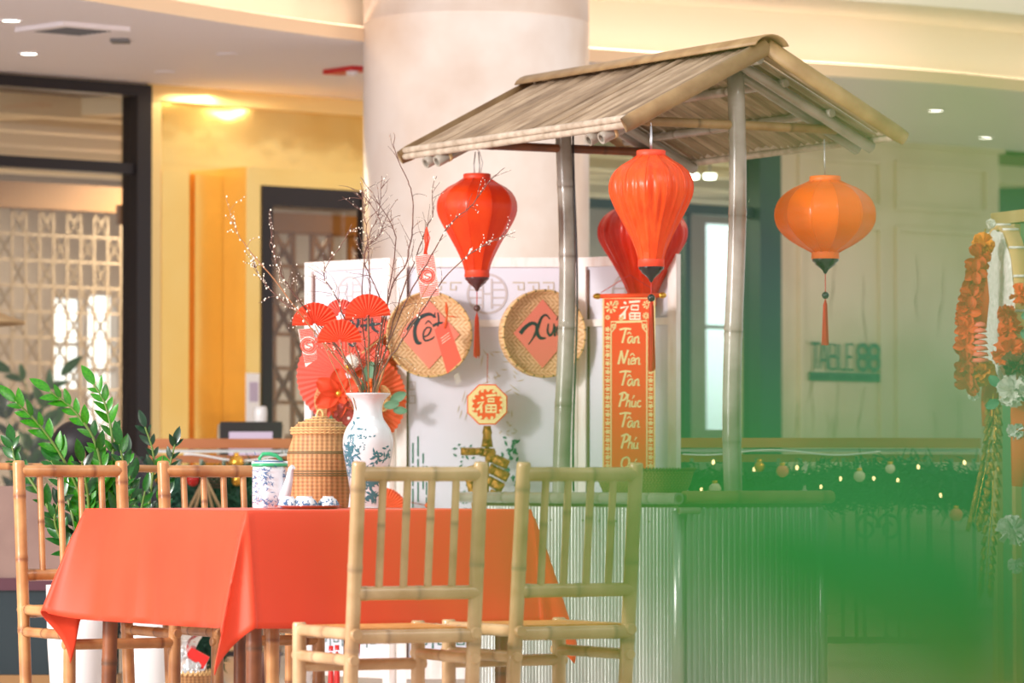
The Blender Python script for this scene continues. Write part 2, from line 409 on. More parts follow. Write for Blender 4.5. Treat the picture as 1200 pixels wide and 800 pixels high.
# curved coffer edge
cp = [(-4.2, 15.0), (-3.0, 17.5), (-1.95, 19.5), (-.85, 21.2), (.41, 22.35), (2.09, 23.4), (2.9, 24.1), (4.4, 25.6)]
cv = []
for i in range(1, len(cp) - 2):
    p = [Vector((*q, 0)) for q in cp[i - 1:i + 3]]
    for j in range(8):
        t = j / 8
        cv.append(.5 * (2 * p[1] + (p[2] - p[0]) * t + (2 * p[0] - 5 * p[1] + 4 * p[2] - p[3]) * t * t + (3 * p[1] - p[0] - 3 * p[2] + p[3]) * t ** 3))
cv.append(Vector((*cp[-2], 0)))
cv = [Vector((-7, 12.5, 0))] + cv + [Vector((7, 28, 0))]
def strip(mb, z0, o0, z1, o1):
    vs = []
    for q in cv: vs += [q - WN * o0 + Z3 * z0, q - WN * o1 + Z3 * z1]
    mb.add(vs, [(2 * i, 2 * i + 2, 2 * i + 3, 2 * i + 1) for i in range(len(cv) - 1)], None, False)
m = MB()
vs = []
for q in cv: vs += [q + Z3 * CZ, q - WN * 16 + Z3 * CZ]
m.add(vs, [(2 * i, 2 * i + 2, 2 * i + 3, 2 * i + 1) for i in range(len(cv) - 1)]); ceil = struct(m, 'ceiling', 'ceiling_white')
m = MB(); strip(m, CZ, 0, CZ + .07, 0); strip(m, CZ + .07, 0, CZ + .07, .25); struct(m, 'trim_1', 'ceiling_lip')
m = MB(); strip(m, CZ + .07, .25, CZ + .36, .25); strip(m, CZ + .36, .25, CZ + .36, -.45); strip(m, CZ + .36, -.45, CZ + 1.6, -.45); struct(m, 'trim_2', 'ceiling_cream')
m = MB(); strip(m, CZ + .085, .08, CZ + .085, .16); tag(build(m, 'cove_light', 'cove_glow'), 'warm cove light strip hidden along the curved ceiling edge', 'light')

def ceil_xy(px, py): return P(px, py, (CZ - EYE) * F / (HOR - py))
for i, (px, py, lb) in enumerate(((13, 22, 'nearer of two lit downlights above the left window'), (34, 61, 'farther of two lit downlights above the left window'),
                      (1097, 128, 'lit downlight on the right ceiling, nearer to the hut roof'), (1155, 160, 'lit downlight on the right ceiling, farther to the right'),
                      (266, 62, 'unlit round downlight in the middle of the left ceiling, nearer one'), (193, 83, 'unlit round downlight above the corner of the gold wall'))):
    p = ceil_xy(px, py); t = thing('downlight', lb, 'light', (p.x, p.y, CZ))
    a = MB(); a.lathe([(.04, -.004), (.055, -.008), (.058, 0)], (0, 0, 0), 20); build(a, 'trim_ring', 'ceiling_white', t, False)
    a = MB(); a.lathe([(.0, -.005), (.041, -.005)], (0, 0, 0), 20); build(a, 'lens', 'lamp_glow' if i < 4 else 'ceiling_white', t, False)
for px, lb in ((812, 'left of two lit downlights seen between front lantern and right post'), (832, 'right of two lit downlights seen between front lantern and right post')):
    p = P(px, 204, 27.5); t = thing('downlight', lb, 'light', tuple(p))
    a = MB(); a.lathe([(.0, -.03), (.036, -.03), (.04, 0), (0, 0)], (0, 0, 0), 16); build(a, 'lens', 'lamp_glow', t, False)
    a = MB(); a.tube([(0, 0, 0), (0, 0, CZ - p.z)], .006, 6); build(a, 'rod', 'frame_black', t, False)
# vent
p = ceil_xy(85, 31); t = thing('ceiling_vent', 'square white ceiling air vent with dark grille', 'vent', (p.x, p.y, CZ), math.atan2(WD.y, WD.x))
a = MB()
for sx, sy, wx, wy in ((0, .17, .4, .06), (0, -.17, .4, .06), (.17, 0, .06, .28), (-.17, 0, .06, .28)): a.box((sx, sy, -.01), (wx, wy, .02))
build(a, 'frame', 'ceiling_white', t, False)
for k in range(7):
    a = MB(); a.box((0, -.12 + k * .04, -.012), (.28, .014, .016), rot=Matrix.Rotation(.5, 3, 'X')); build(a, 'slat', 'vent_dark', t, False)
a = MB(); a.box((0, 0, -.001), (.3, .3, .002)); build(a, 'backing', 'frame_black', t, False)
p = ceil_xy(141, 45); a = MB(); a.box((p.x, p.y, CZ - .008), (.09, .13, .016)); single(a, 'access_grille', 'vent_dark', 'small grey grille on the ceiling right of the air vent', 'vent')
p = ceil_xy(407, 79); t = thing('exit_sign', 'small red fixture on the ceiling beside the marble column', 'sign', (p.x, p.y, CZ), .6)
a = MB(); a.box((0, 0, -.012), (.12, .3, .024)); build(a, 'housing', 'red_sign', t, False)
a = MB(); a.lathe([(.0, -.05), (.03, -.04), (.035, -.02)], (-.02, -.08, 0), 14); build(a, 'dome', 'ceiling_white', t, False)

# window 1 : black framed glazing on the left
s0, s1 = -2.2, WS(167); w1 = sroot('window_1')
zt = CZ - .0; a = MB()
wbox(a, s0, s1, -.06, .08, CZ - .075, CZ - .012); wbox(a, WS(150), s1, -.06, .08, 0, CZ - .075)
zm = WZ(80, 194); wbox(a, s0, WS(151), -.04, .06, zm - .03, zm + .03); wbox(a, s0, s1, -.05, .07, 0, .1)
wbox(a, WS(-60), WS(-48), -.05, .07, .1, zm - .03); struct(a, 'window_frame', 'frame_black', w1)
for z0, z1 in ((zm + .03, CZ - .075), (.1, zm - .03)):
    a = MB(); wbox(a, s0, WS(150), -.004, .004, z0, z1); struct(a, 'pane', 'glass_clear', w1)
a = MB(); wbox(a, s0, s1, -.05, .03, CZ - .012, CZ); struct(a, 'trim_3', 'ceiling_lip')

# gold wall
gw = sroot('wall_back'); sG0, sG1 = WS(167), WS(470)
a = MB(); wbox(a, sG0, WS(298), -.1, 0, 0, CZ); wbox(a, WS(298), sG1, -.1, 0, WZ(360, 212), CZ); struct(a, 'wall_plate', 'brass', gw)
a = MB(); wbox(a, sG0, sG1, 0, .05, CZ - .09, CZ); struct(a, 'cornice', 'brass_light', gw)
a = MB(); wbox(a, sG0, WS(184), 0, .03, 0, CZ - .09); struct(a, 'panel', 'brass_light', gw)
a = MB(); wbox(a, WS(186), WS(219), 0, .02, 0, WZ(200, 200)); struct(a, 'panel', 'brass', gw)
a = MB(); wbox(a, WS(186), sG1, 0, .006, WZ(300, 198), CZ - .1); struct(a, 'panel', 'brass', gw)
a = MB(); wbox(a, WS(222), WS(254), 0, .05, 0, WZ(230, 205)); struct(a, 'panel', 'brass_deep', gw)
# portal round the door
dP = .26
def WSd(px, d):
    k = (px - CX) / F; o = WO + WN * d; return (k * o.y - o.x) / (.743 - .669 * k)
sp0, sp1 = WSd(288, dP), WSd(306, dP); zp = P(288, 195, (WP(sp0, dP, 0)).y).z
a = MB(); wbox(a, sp0, sp1, 0, dP, 0, zp); struct(a, 'portal_jamb', 'brass', gw)
a = MB(); wbox(a, sp1, WSd(470, dP), 0, dP, zp - .1, zp); struct(a, 'portal_head', 'brass', gw)
d1 = sroot('door_1'); sd0, sd1 = sp1, WSd(428, dP); zd = zp - .1
a = MB(); zi = zd - .11
wbox(a, sd0, sd0 + .075, .1, dP + .01, 0, zd); wbox(a, sd1 - .03, sd1, dP - .04, dP + .01, 0, zd); wbox(a, sd0 + .075, sd1 - .05, .1, dP + .01, zi, zd); struct(a, 'door_frame', 'frame_black', d1)
a = MB(); wbox(a, sd0 + .075, sd1 - .05, .13, .138, .02, zi); struct(a, 'pane', 'glass_clear', d1)
def lattice(mb, s0, s1, d, z0, z1, cw, ch, t=.018):
    n = max(1, round((s1 - s0) / cw)); cw = (s1 - s0) / n; mrows = max(1, round((z1 - z0) / ch)); ch = (z1 - z0) / mrows
    for i in range(n + 1): wbox(mb, s0 + i * cw - t / 2, s0 + i * cw + t / 2, d - t / 2, d + t / 2, z0, z1)
    for j in range(mrows + 1): wbox(mb, s0, s1, d - t / 2, d + t / 2, z0 + j * ch - t / 2, z0 + j * ch + t / 2)
    for i in range(n):
        for j in range(mrows):
            if (i + j) % 2: continue
            cs, cz = s0 + (i + .5) * cw, z0 + (j + .5) * ch
            for sa, sb in ((1, 1), (1, -1), (-1, 1), (-1, -1)):
                p, q = Vector((cs + sa * cw * 1.0, cz)), Vector((cs, cz + sb * ch * 1.0))
                A, B = WP(p.x, d, p.y), WP(q.x, d, q.y); L = (B - A)
                mb.box((A + B) / 2, (L.length, t, t), ax=(L.normalized(), WN, L.normalized().cross(WN)))
a = MB(); lattice(a, sd0 - .3, sd1 + .8, -.5, .1, zi - .09, .14, .2, .024)
t = thing('door_lattice', 'brown latticework screen seen through the black framed door', 'screen', tuple(WP((sd0 + sd1) / 2, -.5, 0)))
build(a, 'lattice', 'lattice_brown', t, kind='stuff')
a = MB(); wbox(a, sd0 - .4, sd1 + .9, -.56, -.44, zi - .09, zi + .02); wbox(a, sd0 - .4, sd1 + .9, -.56, -.44, 0, .1); build(a, 'header', 'lattice_brown', t, kind='stuff')

# room behind the glass
rb = sroot('wall_interior'); dB = -5.0
def BS(px):
    k = (px - CX) / F; o = WO + WN * dB; return (k * o.y - o.x) / (.743 - .669 * k)
def BZ(px, py): return P(px, py, WP(BS(px), dB, 0).y).z
def wallholes(mb, s0, s1, holes):
    s = s0
    for a0, a1, z0, z1 in holes:
        wbox(mb, s, a0, dB - .1, dB, 0, CZ); wbox(mb, a0, a1, dB - .1, dB, 0, z0); wbox(mb, a0, a1, dB - .1, dB, z1, CZ); s = a1
    wbox(mb, s, s1, dB - .1, dB, 0, CZ)
holes = [(BS(64), BS(99), BZ(80, 456), BZ(80, 350)), (BS(103), BS(138), BZ(118, 520), BZ(118, 346)), (BS(744), BS(798), BZ(770, 478), BZ(770, 258)), (BS(828), BS(868), BZ(840, 505), BZ(840, 262))]
a = MB(); wallholes(a, -7, 14, holes); struct(a, 'wall_panel', 'room_beige', rb)
a = MB(); wbox(a, -7, 14, -5.2, -.12, CZ - .02, CZ - .01); struct(a, 'ceiling_panel', 'room_dark', rb)
for i, d in enumerate((-.8, -1.7, -2.6, -3.5, -4.5)):
    a = MB(); wbox(a, -7, 12, d - .09, d + .09, CZ - .14, CZ - .02); struct(a, 'beam', 'beam_cream', rb)
for s in (-4.2, -1.9, .2, 6.5, 8.8):
    a = MB(); a.box(WP(s, -2.6, CZ - .07), (5.0, .16, .1), ax=((WN + WD * .5).normalized(), (WD - WN * .5).normalized(), Z3)); struct(a, 'beam', 'beam_cream', rb)
for k, (a0, a1, z0, z1) in enumerate(holes):
    a = MB(); wbox(a, a0, a1, dB - .06, dB - .04, (z0 + z1) / 2 - .015, (z0 + z1) / 2 + .015); struct(a, 'glazing_bar', 'room_grey', rb)
    a = MB(); wbox(a, a0 - .01, a1 + .01, dB - .13, dB - .11, z0 - .01, z1 + .01); struct(a, 'lit_pane', 'daylight_glow', rb)
# lattice partition behind the left window
ld = -2.6
def LS(px):
    k = (px - CX) / F; o = WO + WN * ld; return (k * o.y - o.x) / (.743 - .669 * k)
zl0, zl1 = .3, P(60, 246, WP(LS(60), ld, 0).y).z
t = thing('lattice_partition', 'pale geometric lattice partition seen through the left window', 'screen', tuple(WP(LS(60), ld, 0)))
a = MB(); lattice(a, LS(-120), LS(172), ld, zl0, zl1, .105, .16, .012); build(a, 'lattice', 'lattice', t, kind='stuff')
a = MB(); wbox(a, LS(-120), LS(172), ld - .06, ld + .06, zl1, zl1 + .16); build(a, 'header', 'lattice_brown', t)
a = MB(); wbox(a, LS(-120), LS(172), ld - .06, ld + .06, 0, zl0); build(a, 'plinth', 'lattice', t)
# glazed doors on the right
w2 = sroot('window_2'); g0, g1 = WS(600), WS(903)
a = MB(); zb = WZ(790, 244); wbox(a, g0, WS(878), -.05, .05, zb - .03, zb + .03); wbox(a, WS(878), WS(903), -.06, .1, 0, CZ)
wbox(a, g0, g1, -.05, .05, 0, .1); struct(a, 'window_frame', 'frame_teal', w2)
a = MB(); wbox(a, WS(800), WS(806), -.03, .03, .1, zb - .03); struct(a, 'mullion', 'frame_teal', w2)
for z0, z1 in ((zb + .03, CZ), (.1, zb - .03)):
    a = MB(); wbox(a, g0, WS(878), -.004, .004, z0, z1); struct(a, 'pane', 'glass_green', w2)
a = MB(); wbox(a, sG1, g0 + .02, -.1, 0, 0, CZ); struct(a, 'trim_4', 'brass')
# marble wall on the right
mw = sroot('wall_right'); m0, m1 = WS(903), WS(1166); zmt = WZ(1000, 168)
a = MB(); wbox(a, m0, m1, -.3, .04, 0, zmt); struct(a, 'wall_plate', 'marble_wall', mw)
a = MB(); wbox(a, m0 - .02, m1 + .03, -.3, .07, zmt, zmt + .05); struct(a, 'cornice', 'marble_wall', mw)
a = MB(); wbox(a, m0, m1 + 2.5, -.3, .02, zmt + .05, CZ); struct(a, 'upper_wall', 'room_grey', mw)
cols = ((WS(930), WS(1028)), (WS(1044), WS(1152)))
zr = WZ(1040, 256)
for a0, a1 in cols:
    for z0, z1 in ((zr + .06, zmt - .1), (.5, zr - .05)):
        a = MB()
        for (b0, b1, y0, y1) in ((a0, a1, z1 - .03, z1), (a0, a1, z0, z0 + .03), (a0, a0 + .03, z0 + .03, z1 - .03), (a1 - .03, a1, z0 + .03, z1 - .03)): wbox(a, b0, b1, .04, .065, y0, y1)
        struct(a, 'moulding', 'marble_wall', mw)
R = random.Random(5); a = MB()
for k in range(16):
    s = m0 + (m1 - m0) * R.uniform(.08, .95); z = R.uniform(1.2, zmt - .3); pts = []
    for j in range(6): pts.append((s, z)); s += R.uniform(-.03, .02); z -= R.uniform(.04, .12)
    a.stroke(pts, [.002, .008, .004, .012, .006, .001], WP(0, .0405, 0), WD, Z3, WN, .001, 3)
struct(a, 'vein', 'marble_vein', mw)
a = MB(); wbox(a, m1, m1 + 2.8, -1.6, -1.5, 0, CZ); struct(a, 'wall_recess', 'frame_teal', None)
# TABLE 88
sg = thing('wall_sign', 'green TABLE 88 sign mounted on the marble wall', 'sign', tuple(WP(WS(982), .05, WZ(982, 425))))
sx0, sx1 = WS(942), WS(1024); zz1, zz0 = WZ(982, 404), WZ(982, 434); W_ = sx1 - sx0; Hh = zz1 - zz0; o = WP(sx0, .045, zz0)
def letters(mb, strokes, x, w, h, y=0, t=None):
    for st in strokes: mb.stroke([(x + a * w, y + b * h) for a, b in st], t, o, WD, Z3, WN, .02, 1)
u = W_ / 8.4; th = .019; a = MB()
letters(a, [[(0, 1), (1, 1)], [(.5, 1), (.5, 0)]], 0, u * 1.1, Hh, t=th)
letters(a, [[(0, 0), (.38, 1), (.62, 1), (1, 0)], [(.15, .35), (.85, .35)]], u * 1.05, u * .95, Hh, t=th)
letters(a, [[(0, 0), (0, 1), (.9, .95), (.9, .55), (0, .5)], [(0, .5), (1, .48), (1, .02), (0, 0)]], u * 2.2, u * .9, Hh, t=th)
letters(a, [[(0, 1), (0, 0), (1, 0)]], u * 3.4, u * .8, Hh, t=th)
letters(a, [[(1, 1), (0, 1), (0, 0), (1, 0)], [(0, .5), (.8, .5)]], u * 4.3, u * .8, Hh, t=th)
build(a, 'lettering', 'sign_green', sg)
a = MB()
for q in (5.75, 7.15):
    for cz, r in ((.27, .27), (.74, .25)):
        pts = [(q * u + .5 * u + .58 * u * math.cos(k * PI / 8), Hh * cz + Hh * r * math.sin(k * PI / 8)) for k in range(17)]
        a.stroke(pts, .03, o, WD, Z3, WN, .02, 1)
build(a, 'numerals', 'sign_green', sg)
a = MB(); wbox(a, sx0, sx1, .045, .06, zz0 - .075, zz0 - .02); build(a, 'bar', 'sign_green', sg)
a = MB()
for k in range(22):
    if k % 7 != 6: wbox(a, sx0 + W_ * (k + .3) / 22.5, sx0 + W_ * (k + .8) / 22.5, .06, .063, zz0 - .06, zz0 - .035)
build(a, 'small_lettering', 'frame_teal', sg, kind='stuff')

# column
cxp = P(558, 300, 21.4); a = MB(); r = .568
ztop = P(558, 15, 20.9).z
a.lathe([(r + .03, 0), (r + .03, .2), (r, .22), (r, ztop - .006), (r - .008, ztop - .003), (r - .008, ztop + .003), (r, ztop + .006), (r, 4.6)], (cxp.x, cxp.y, 0), 72)
struct(a, 'column', 'marble')

# railing with garland
YR = 19.5
def rail(x0, x1, name_l, seed):
    t = thing('railing', name_l, 'railing', ((x0 + x1) / 2, YR, 0)); zt = 1.01
    a = MB(); a.box(((x0 + x1) / 2, YR, zt), (x1 - x0, .1, .045)); build(a, 'handrail', 'rail_wood', t)
    a = MB(); a.box(((x0 + x1) / 2, YR + .01, zt - .034), (x1 - x0, .06, .014)); build(a, 'under_rail', 'rail_white', t)
    a = MB(); a.box(((x0 + x1) / 2, YR + .02, zt - .07), (x1 - x0, .05, .035)); build(a, 'sub_rail', 'rail_wood', t)
    a = MB(); a.box(((x0 + x1) / 2, YR, .12), (x1 - x0, .04, .03)); build(a, 'bottom_rail', 'iron', t)
    n = int((x1 - x0) / .1)
    for k in range(n + 1):
        x = x0 + .03 + k * (x1 - x0 - .06) / n
        a = MB(); a.box((x, YR, .53), (.016, .016, .82)); build(a, 'baluster', 'iron', t)
    return t
rail(P(175, 520, YR).x, P(430, 520, YR).x, 'wooden topped railing with pine garland behind the left chairs', 1)
tr = rail(P(600, 520, YR).x, P(1148, 520, YR).x, 'wooden topped iron railing with garland right of the hut', 2)
# wrought iron scroll panel
for px in (1002, 1052, 1085):
    c = P(px, 0, YR); a = MB()
    a.tube([(c.x, YR - .02, .12), (c.x, YR - .02, .95)], .008, 6); build(a, 'scroll_bar', 'iron', tr)
for side in (1, -1):
    for zc in (.62, .38):
        a = MB(); c = P(1027, 0, YR); pts = []
        for k in range(40):
            an = k / 39 * 4.2 * PI / 1.5; rr = .06 - .045 * k / 39
            pts.append((c.x + side * (.052 + rr * math.cos(an + PI)), YR - .02, zc + rr * 1.2 * math.sin(an)))
        a.tube(pts, .008, 6); build(a, 'scroll', 'iron', tr)

# pine garlands : needles = stuff; baubles, lights and cones are things
def garland(x0, x1, y, zc, hgt, n, seed, lb):
    R = random.Random(seed); a = MB()
    for k in range(n):
        x = R.uniform(x0, x1); z = zc + R.gauss(0, hgt * .38) - .03 * math.sin((x - x0) * 5); yy = y + max(-.09, min(.07, R.gauss(0, .04)))
        d = Vector((R.gauss(0, 1), R.gauss(0, .6), R.gauss(0, 1))).normalized() * R.uniform(.03, .075)
        s = d.cross(Vector((0, 1, 0))).normalized() * .004
        p = Vector((x, yy, z)); a.add([p - s, p + s, p + d + s * .3, p + d - s * .3], [(0, 1, 2, 3)])
    return single(a, 'pine_garland', 'pine', lb, 'garland', kind='stuff')
xa, xb = P(150, 0, YR).x, P(420, 0, YR).x
garland(xa, xb, YR - .2, .80, .12, 9000, 3, 'green pine garland under the left railing, behind the far chairs')
xc, xd = P(795, 0, YR).x, P(1150, 0, YR).x
garland(xc, xd, YR - .2, .795, .105, 11000, 4, 'green pine garland under the right railing beside the hut')
def bauble(px, py, r, mt, lb, Y=YR - .33):
    p = P(px, py, Y); t = thing('bauble', lb, 'ornament', tuple(p)); a = MB(); a.ball((0, 0, 0), r, 14, 10); build(a, 'ball', mt, t, False)
    a = MB(); a.lathe([(.012, 0), (.012, .014), (0, .014)], (0, 0, r - .003), 8); build(a, 'cap', 'gold', t, False)
bauble(277, 542, .035, 'gold', 'gold ball ornament on the left garland above the far chair')
bauble(278, 562, .028, 'gold', 'lower gold ball ornament on the left garland')
bauble(178, 560, .03, 'gold', 'gold ball ornament between the two far chairs')
bauble(226, 562, .03, 'red_bottle', 'red ball ornament behind the far chair back')
bauble(917, 553, .028, 'paper_pink', 'pink ball ornament on right garland, nearer the right post')
bauble(1007, 559, .026, 'print_white', 'pale ball ornament on right garland, right of the pink one')
bauble(1043, 550, .022, 'print_white', 'pale ball ornament on right garland, farthest right')
bauble(838, 574, .028, 'print_white', 'white ball ornament left of the right hut post')
bauble(890, 548, .024, 'gold', 'gold ball ornament right of the right hut post')
bauble(1120, 604, .03, 'paper_pink', 'pinkish ball ornament low on the right garland')
p = P(255, 560, YR - .36); t = thing('pine_cone', 'dark brown pine cone hanging on the left garland', 'ornament', tuple(p))
for k in range(8):
    a = MB(); rr = .034 * math.sin(PI * (k + 1.2) / 9.5)
    for j in range(8):
        an = j * PI / 4 + k * .4; a.box((rr * math.cos(an), rr * math.sin(an), .05 - k * .013), (.02, .016, .006), rot=Matrix.Rotation(an, 3, 'Z'))
    build(a, 'scale', 'dark_brown_cone', t, False)
t = thing('straw_star', 'pale straw raffia star hanging behind the far chair back', 'ornament', tuple(P(240, 575, YR - .42)))
for dx, dz in ((-.06, -.13), (.05, -.14), (.09, -.12), (-.09, -.12)):
    a = MB(); a.tube([(0, 0, .06), (dx, 0, dz)], .007, 5); build(a, 'strand', 'straw', t, False)
R = random.Random(8); ORD = ('first', 'second', 'third', 'fourth', 'fifth', 'sixth', 'seventh', 'eighth', 'ninth', 'tenth', 'eleventh', 'twelfth', 'thirteenth')
for side, xs in (('left', (208, 262, 312)), ('right', (822, 836, 884, 905, 934, 962, 985, 1024, 1052, 1076, 1102, 1130))):
    for k, px in enumerate(xs):
        a = MB(); a.ball((0, 0, 0), .007, 8, 6, (.8, .8, 1.6)); o_ = build(a, 'fairy_light', 'fairy_glow'); o_.location = P(px, R.uniform(538, 590), YR - .31)
        tag(o_, 'tiny warm fairy light on the %s garland, %s from its left end' % (side, ORD[k]), 'light', 'fairy lights on the %s garland' % side)
a = MB(); R = random.Random(4)
pts = [P(px, 536 + 4 * math.sin(px * .05), YR - .31) for px in range(215, 345, 8)]; a.tube(pts, .005, 5); single(a, 'light_cable', 'rail_white', 'thin white fairy light cable along the left garland', 'cable')
a = MB(); pts = [P(px, 531 + 3 * math.sin(px * .04), YR - .31) for px in range(800, 1040, 8)]; a.tube(pts, .004, 5); single(a, 'light_cable', 'rail_white', 'thin white fairy light cable along the right garland', 'cable')
for px, py in ((944, 540), (1008, 544), (943, 568)):
    p = P(px, py, YR - .33); a = MB()
    for k in range(4):
        an = k * PI / 2 + .4; a.add([(0, 0, 0), (.012 * math.cos(an), .012 * math.sin(an), -.03), (0, 0, -.06)], [(0, 1, 2)])
    o_ = build(a, 'leaf_ornament', 'lace'); o_.location = p; tag(o_, 'small pale dangling leaf ornament on the right garland, ' + {944: 'upper left one', 1008: 'right one', 943: 'lower left one'}[px], 'ornament')
# ================================================================ bamboo hut over the counter
U, V = Vector((-.482, .876, 0)), Vector((.876, .482, 0)); A0 = Vector((.437, 15.0, 0))
LR, WR, HE, HR = 1.68, 1.07, 2.125, 2.395
def H(a, b, z): return A0 + U * a + V * b + Z3 * z
hut = thing('bamboo_hut', 'bamboo stall roof with weathered slats on two round posts above the metal counter', 'stall', tuple(H(LR / 2, WR / 2, 0)))
SL = (HR - HE) / (WR / 2)
def slope(side, b): return HE + SL * b if side == 0 else HR - SL * (b - WR / 2)
R = random.Random(11)
# posts
def curvedpole(mb, p0, p1, r0, r1, nodes, seg=16, bend=.012, seed=0):
    Rr = random.Random(seed); p0, p1 = Vector(p0), Vector(p1); L = (p1 - p0).length
    st = [(0, 1, 0)]
    for q in nodes:
        for dd, k, mm in ((-.03, .99, 0), (-.008, 1.05, .3), (0, 1.0, .9), (.008, 1.06, .3), (.035, 1, 0)): st.append(((q + dd) / L, k, mm))
    for j in range(1, 24): st.append((j / 24, 1, 0))
    st.append((1, 1, 0)); st.sort(); off = Vector((1, 0, 0))
    mb.tube([p0.lerp(p1, t) + off * bend * math.sin(t * PI * 2.6 + seed) for t, _, _ in st], [(r0 + (r1 - r0) * t) * k for t, k, _ in st], seg, [q for _, _, q in st])
for ins, nodes, sd, ztop in ((.205, (.3, .62, .98, 1.38, 1.8), 1, HR - .07), (1.458, (.33, .75, 1.13, 1.43, 1.71, 1.98), 2, HR - .09)):
    a = MB(); curvedpole(a, H(ins, WR / 2, .0), H(ins, WR / 2, ztop), .036, .031, nodes, seed=sd); build(a, 'post', 'bamboo_grey', hut)
# tie beams, rafters, purlins
for ins in (.205, 1.458):
    for s0, s1, b0, b1 in ((1, 1, .07, WR / 2 - .01), (1, 1, WR / 2 + .01, WR - .09)):
        a = MB(); zt = HE - .0 if ins < 1 else HE + .0
        a.pole(H(ins, b0, HE + .005), H(ins, b1, HE + .005), .017, gap=.4, seed=int(ins * 9 + b0 * 7)); build(a, 'tie_beam', 'bamboo_brown' if ins > 1 else 'rake_bamboo', hut)
    for da in (-.045, .045):
        for side in (0, 1):
            b0, b1 = (-.05, WR / 2) if side == 0 else (WR + .03, WR / 2)
            z0 = slope(0, -.05) - .045 if side == 0 else slope(1, WR + .03) - .045
            a = MB(); p0, p1 = H(ins + da, b0, z0), H(ins + da, b1, HR - .05)
            d = (p1 - p0).normalized()
            a.tube([p0, p0 + d * .002, p0 + d * .06, p1], [.021, .022, .021, .019], 14, [.0, 0, 0, 0], cap=False)
            a.tube([p0 + d * .03, p0 + d * .001], [.013, .013], 14, cap=False)
            n = len(a.v); ring0 = [tuple(a.v[k]) for k in range(14)]; 
            a.tube([p0, p0 + d * .001], [.0215, .014], 14, cap=False)
            f = build(a, 'rafter', 'bamboo_grey', hut)
            if side == 0:
                a2 = MB(); a2.tube([p0 + d * .05, p0 + d * .062], .0235, 12); build(a2, 'lashing', 'rope', f)
for b, side in ((.16, 0), (WR - .16, 1), (.38, 0), (WR - .36, 1)):
    a = MB(); a.pole(H(.13, b, slope(side, b) - .022), H(LR - .05, b, slope(side, b) - .022), .017, gap=.3, seed=int(b * 30), seg=10); build(a, 'purlin', 'bamboo_grey', hut)
a = MB(); a.pole(H(.03, WR / 2, HR - .04), H(LR - .03, WR / 2, HR - .04), .02, gap=.35, seed=3); build(a, 'ridge_pole', 'bamboo_grey', hut)
# slats
for side in (0, 1):
    e = 0.03; aa = 0.03
    k = 0
    while aa < LR - .03:
        wd = R.uniform(.038, .062); wd = min(wd, LR - .02 - aa)
        b0 = -.035 + R.uniform(-.006, .012) if side == 0 else WR + .035 + R.uniform(-.012, .006)
        bm = WR / 2
        p0 = H(aa + wd / 2, b0, slope(side, b0)); p1 = H(aa + wd / 2, bm, HR); d = (p1 - p0).normalized(); nrm = U.cross(d).normalized()
        if nrm.z < 0: nrm = -nrm
        lift = R.choice((0, 0, .004, .009)); tilt = R.uniform(-.12, .12)
        ax = (U * math.cos(tilt) + nrm * math.sin(tilt)).normalized()
        a = MB(); N_ = 5; vs = []
        for i in range(2):
            q = (p0, p1)[i]
            for j in range(N_):
                t = j / (N_ - 1) - .5; vs.append(q + ax * t * (wd - .006) + nrm * (.010 * (1 - 4 * t * t) + lift))
            for j in range(N_):
                t = j / (N_ - 1) - .5; vs.append(q + ax * t * (wd - .006) + nrm * (.010 * (1 - 4 * t * t) + lift - .006))
        fs = []
        for j in range(N_ - 1): fs += [(j, j + 1, 2 * N_ + j + 1, 2 * N_ + j), (N_ + j, 3 * N_ + j, 3 * N_ + j + 1, N_ + j + 1), (j, N_ + j, N_ + j + 1, j + 1), (2 * N_ + j, 2 * N_ + j + 1, 3 * N_ + j + 1, 3 * N_ + j)]
        fs += [(0, 2 * N_, 3 * N_, N_), (N_ - 1, 2 * N_ - 1, 4 * N_ - 1, 3 * N_ - 1)]
        a.add(vs, fs, None, False)
        build(a, 'slat', R.choice(('roof_slat', 'roof_slat', 'roof_slat_dark')), hut); aa += wd; k += 1
# eave strips, rake boards, ridge cap
for side in (0, 1):
    for dz, nm in ((.012, 0), (-.012, 1)):
        b = -.04 if side == 0 else WR + .04
        z = slope(side, b) + dz; a = MB()
        p0, p1 = H(-.02, b, z), H(LR + .02, b, z); a.pole(p0, p1, .0125, gap=.22, seg=8, seed=side * 2 + nm, rnd=True); build(a, 'eave_strip', 'roof_edge', hut)
for end in (0, 1):
    for side in (0, 1):
        aa = -.012 if end == 0 else LR + .012
        b0 = -.06 if side == 0 else WR + .06
        p0, p1 = H(aa, b0, slope(side, b0) - .006), H(aa, WR / 2, HR + .0)
        d = (p1 - p0).normalized(); nrm = U.cross(d); nrm = nrm if nrm.z > 0 else -nrm; a = MB(); sg = -1 if end == 0 else 1; vs = []
        for q, k in ((p0, .85), (p0.lerp(p1, .06), 1), (p1, 1)):
            for j in range(9):
                t = -PI * .5 + PI * j / 8
                vs.append(q + nrm * (.031 * math.sin(t)) * k + U * sg * .024 * math.cos(t) * k)
        n = 9; fs = [(i * n + j, i * n + j + 1, (i + 1) * n + j + 1, (i + 1) * n + j) for i in range(2) for j in range(n - 1)] + [tuple(range(n)), tuple(range(2 * n, 3 * n)), (0, n, 2 * n, 3 * n - 1, 2 * n - 1, n - 1)]
        a.add(vs, fs, [.5 if (i // 9) == 0 else 0 for i in range(27)], True); build(a, 'rake_board', 'rake_bamboo', hut)
a = MB(); vs = []; n = 9
for q in (-.05, LR + .05):
    for dr in (0, -.006):
        for j in range(n):
            t = PI * (.08 + .84 * j / (n - 1)); vs.append(H(q, WR / 2 - (.075 + dr) * math.cos(t), HR - .012 + (.055 + dr) * math.sin(t)))
fs = []
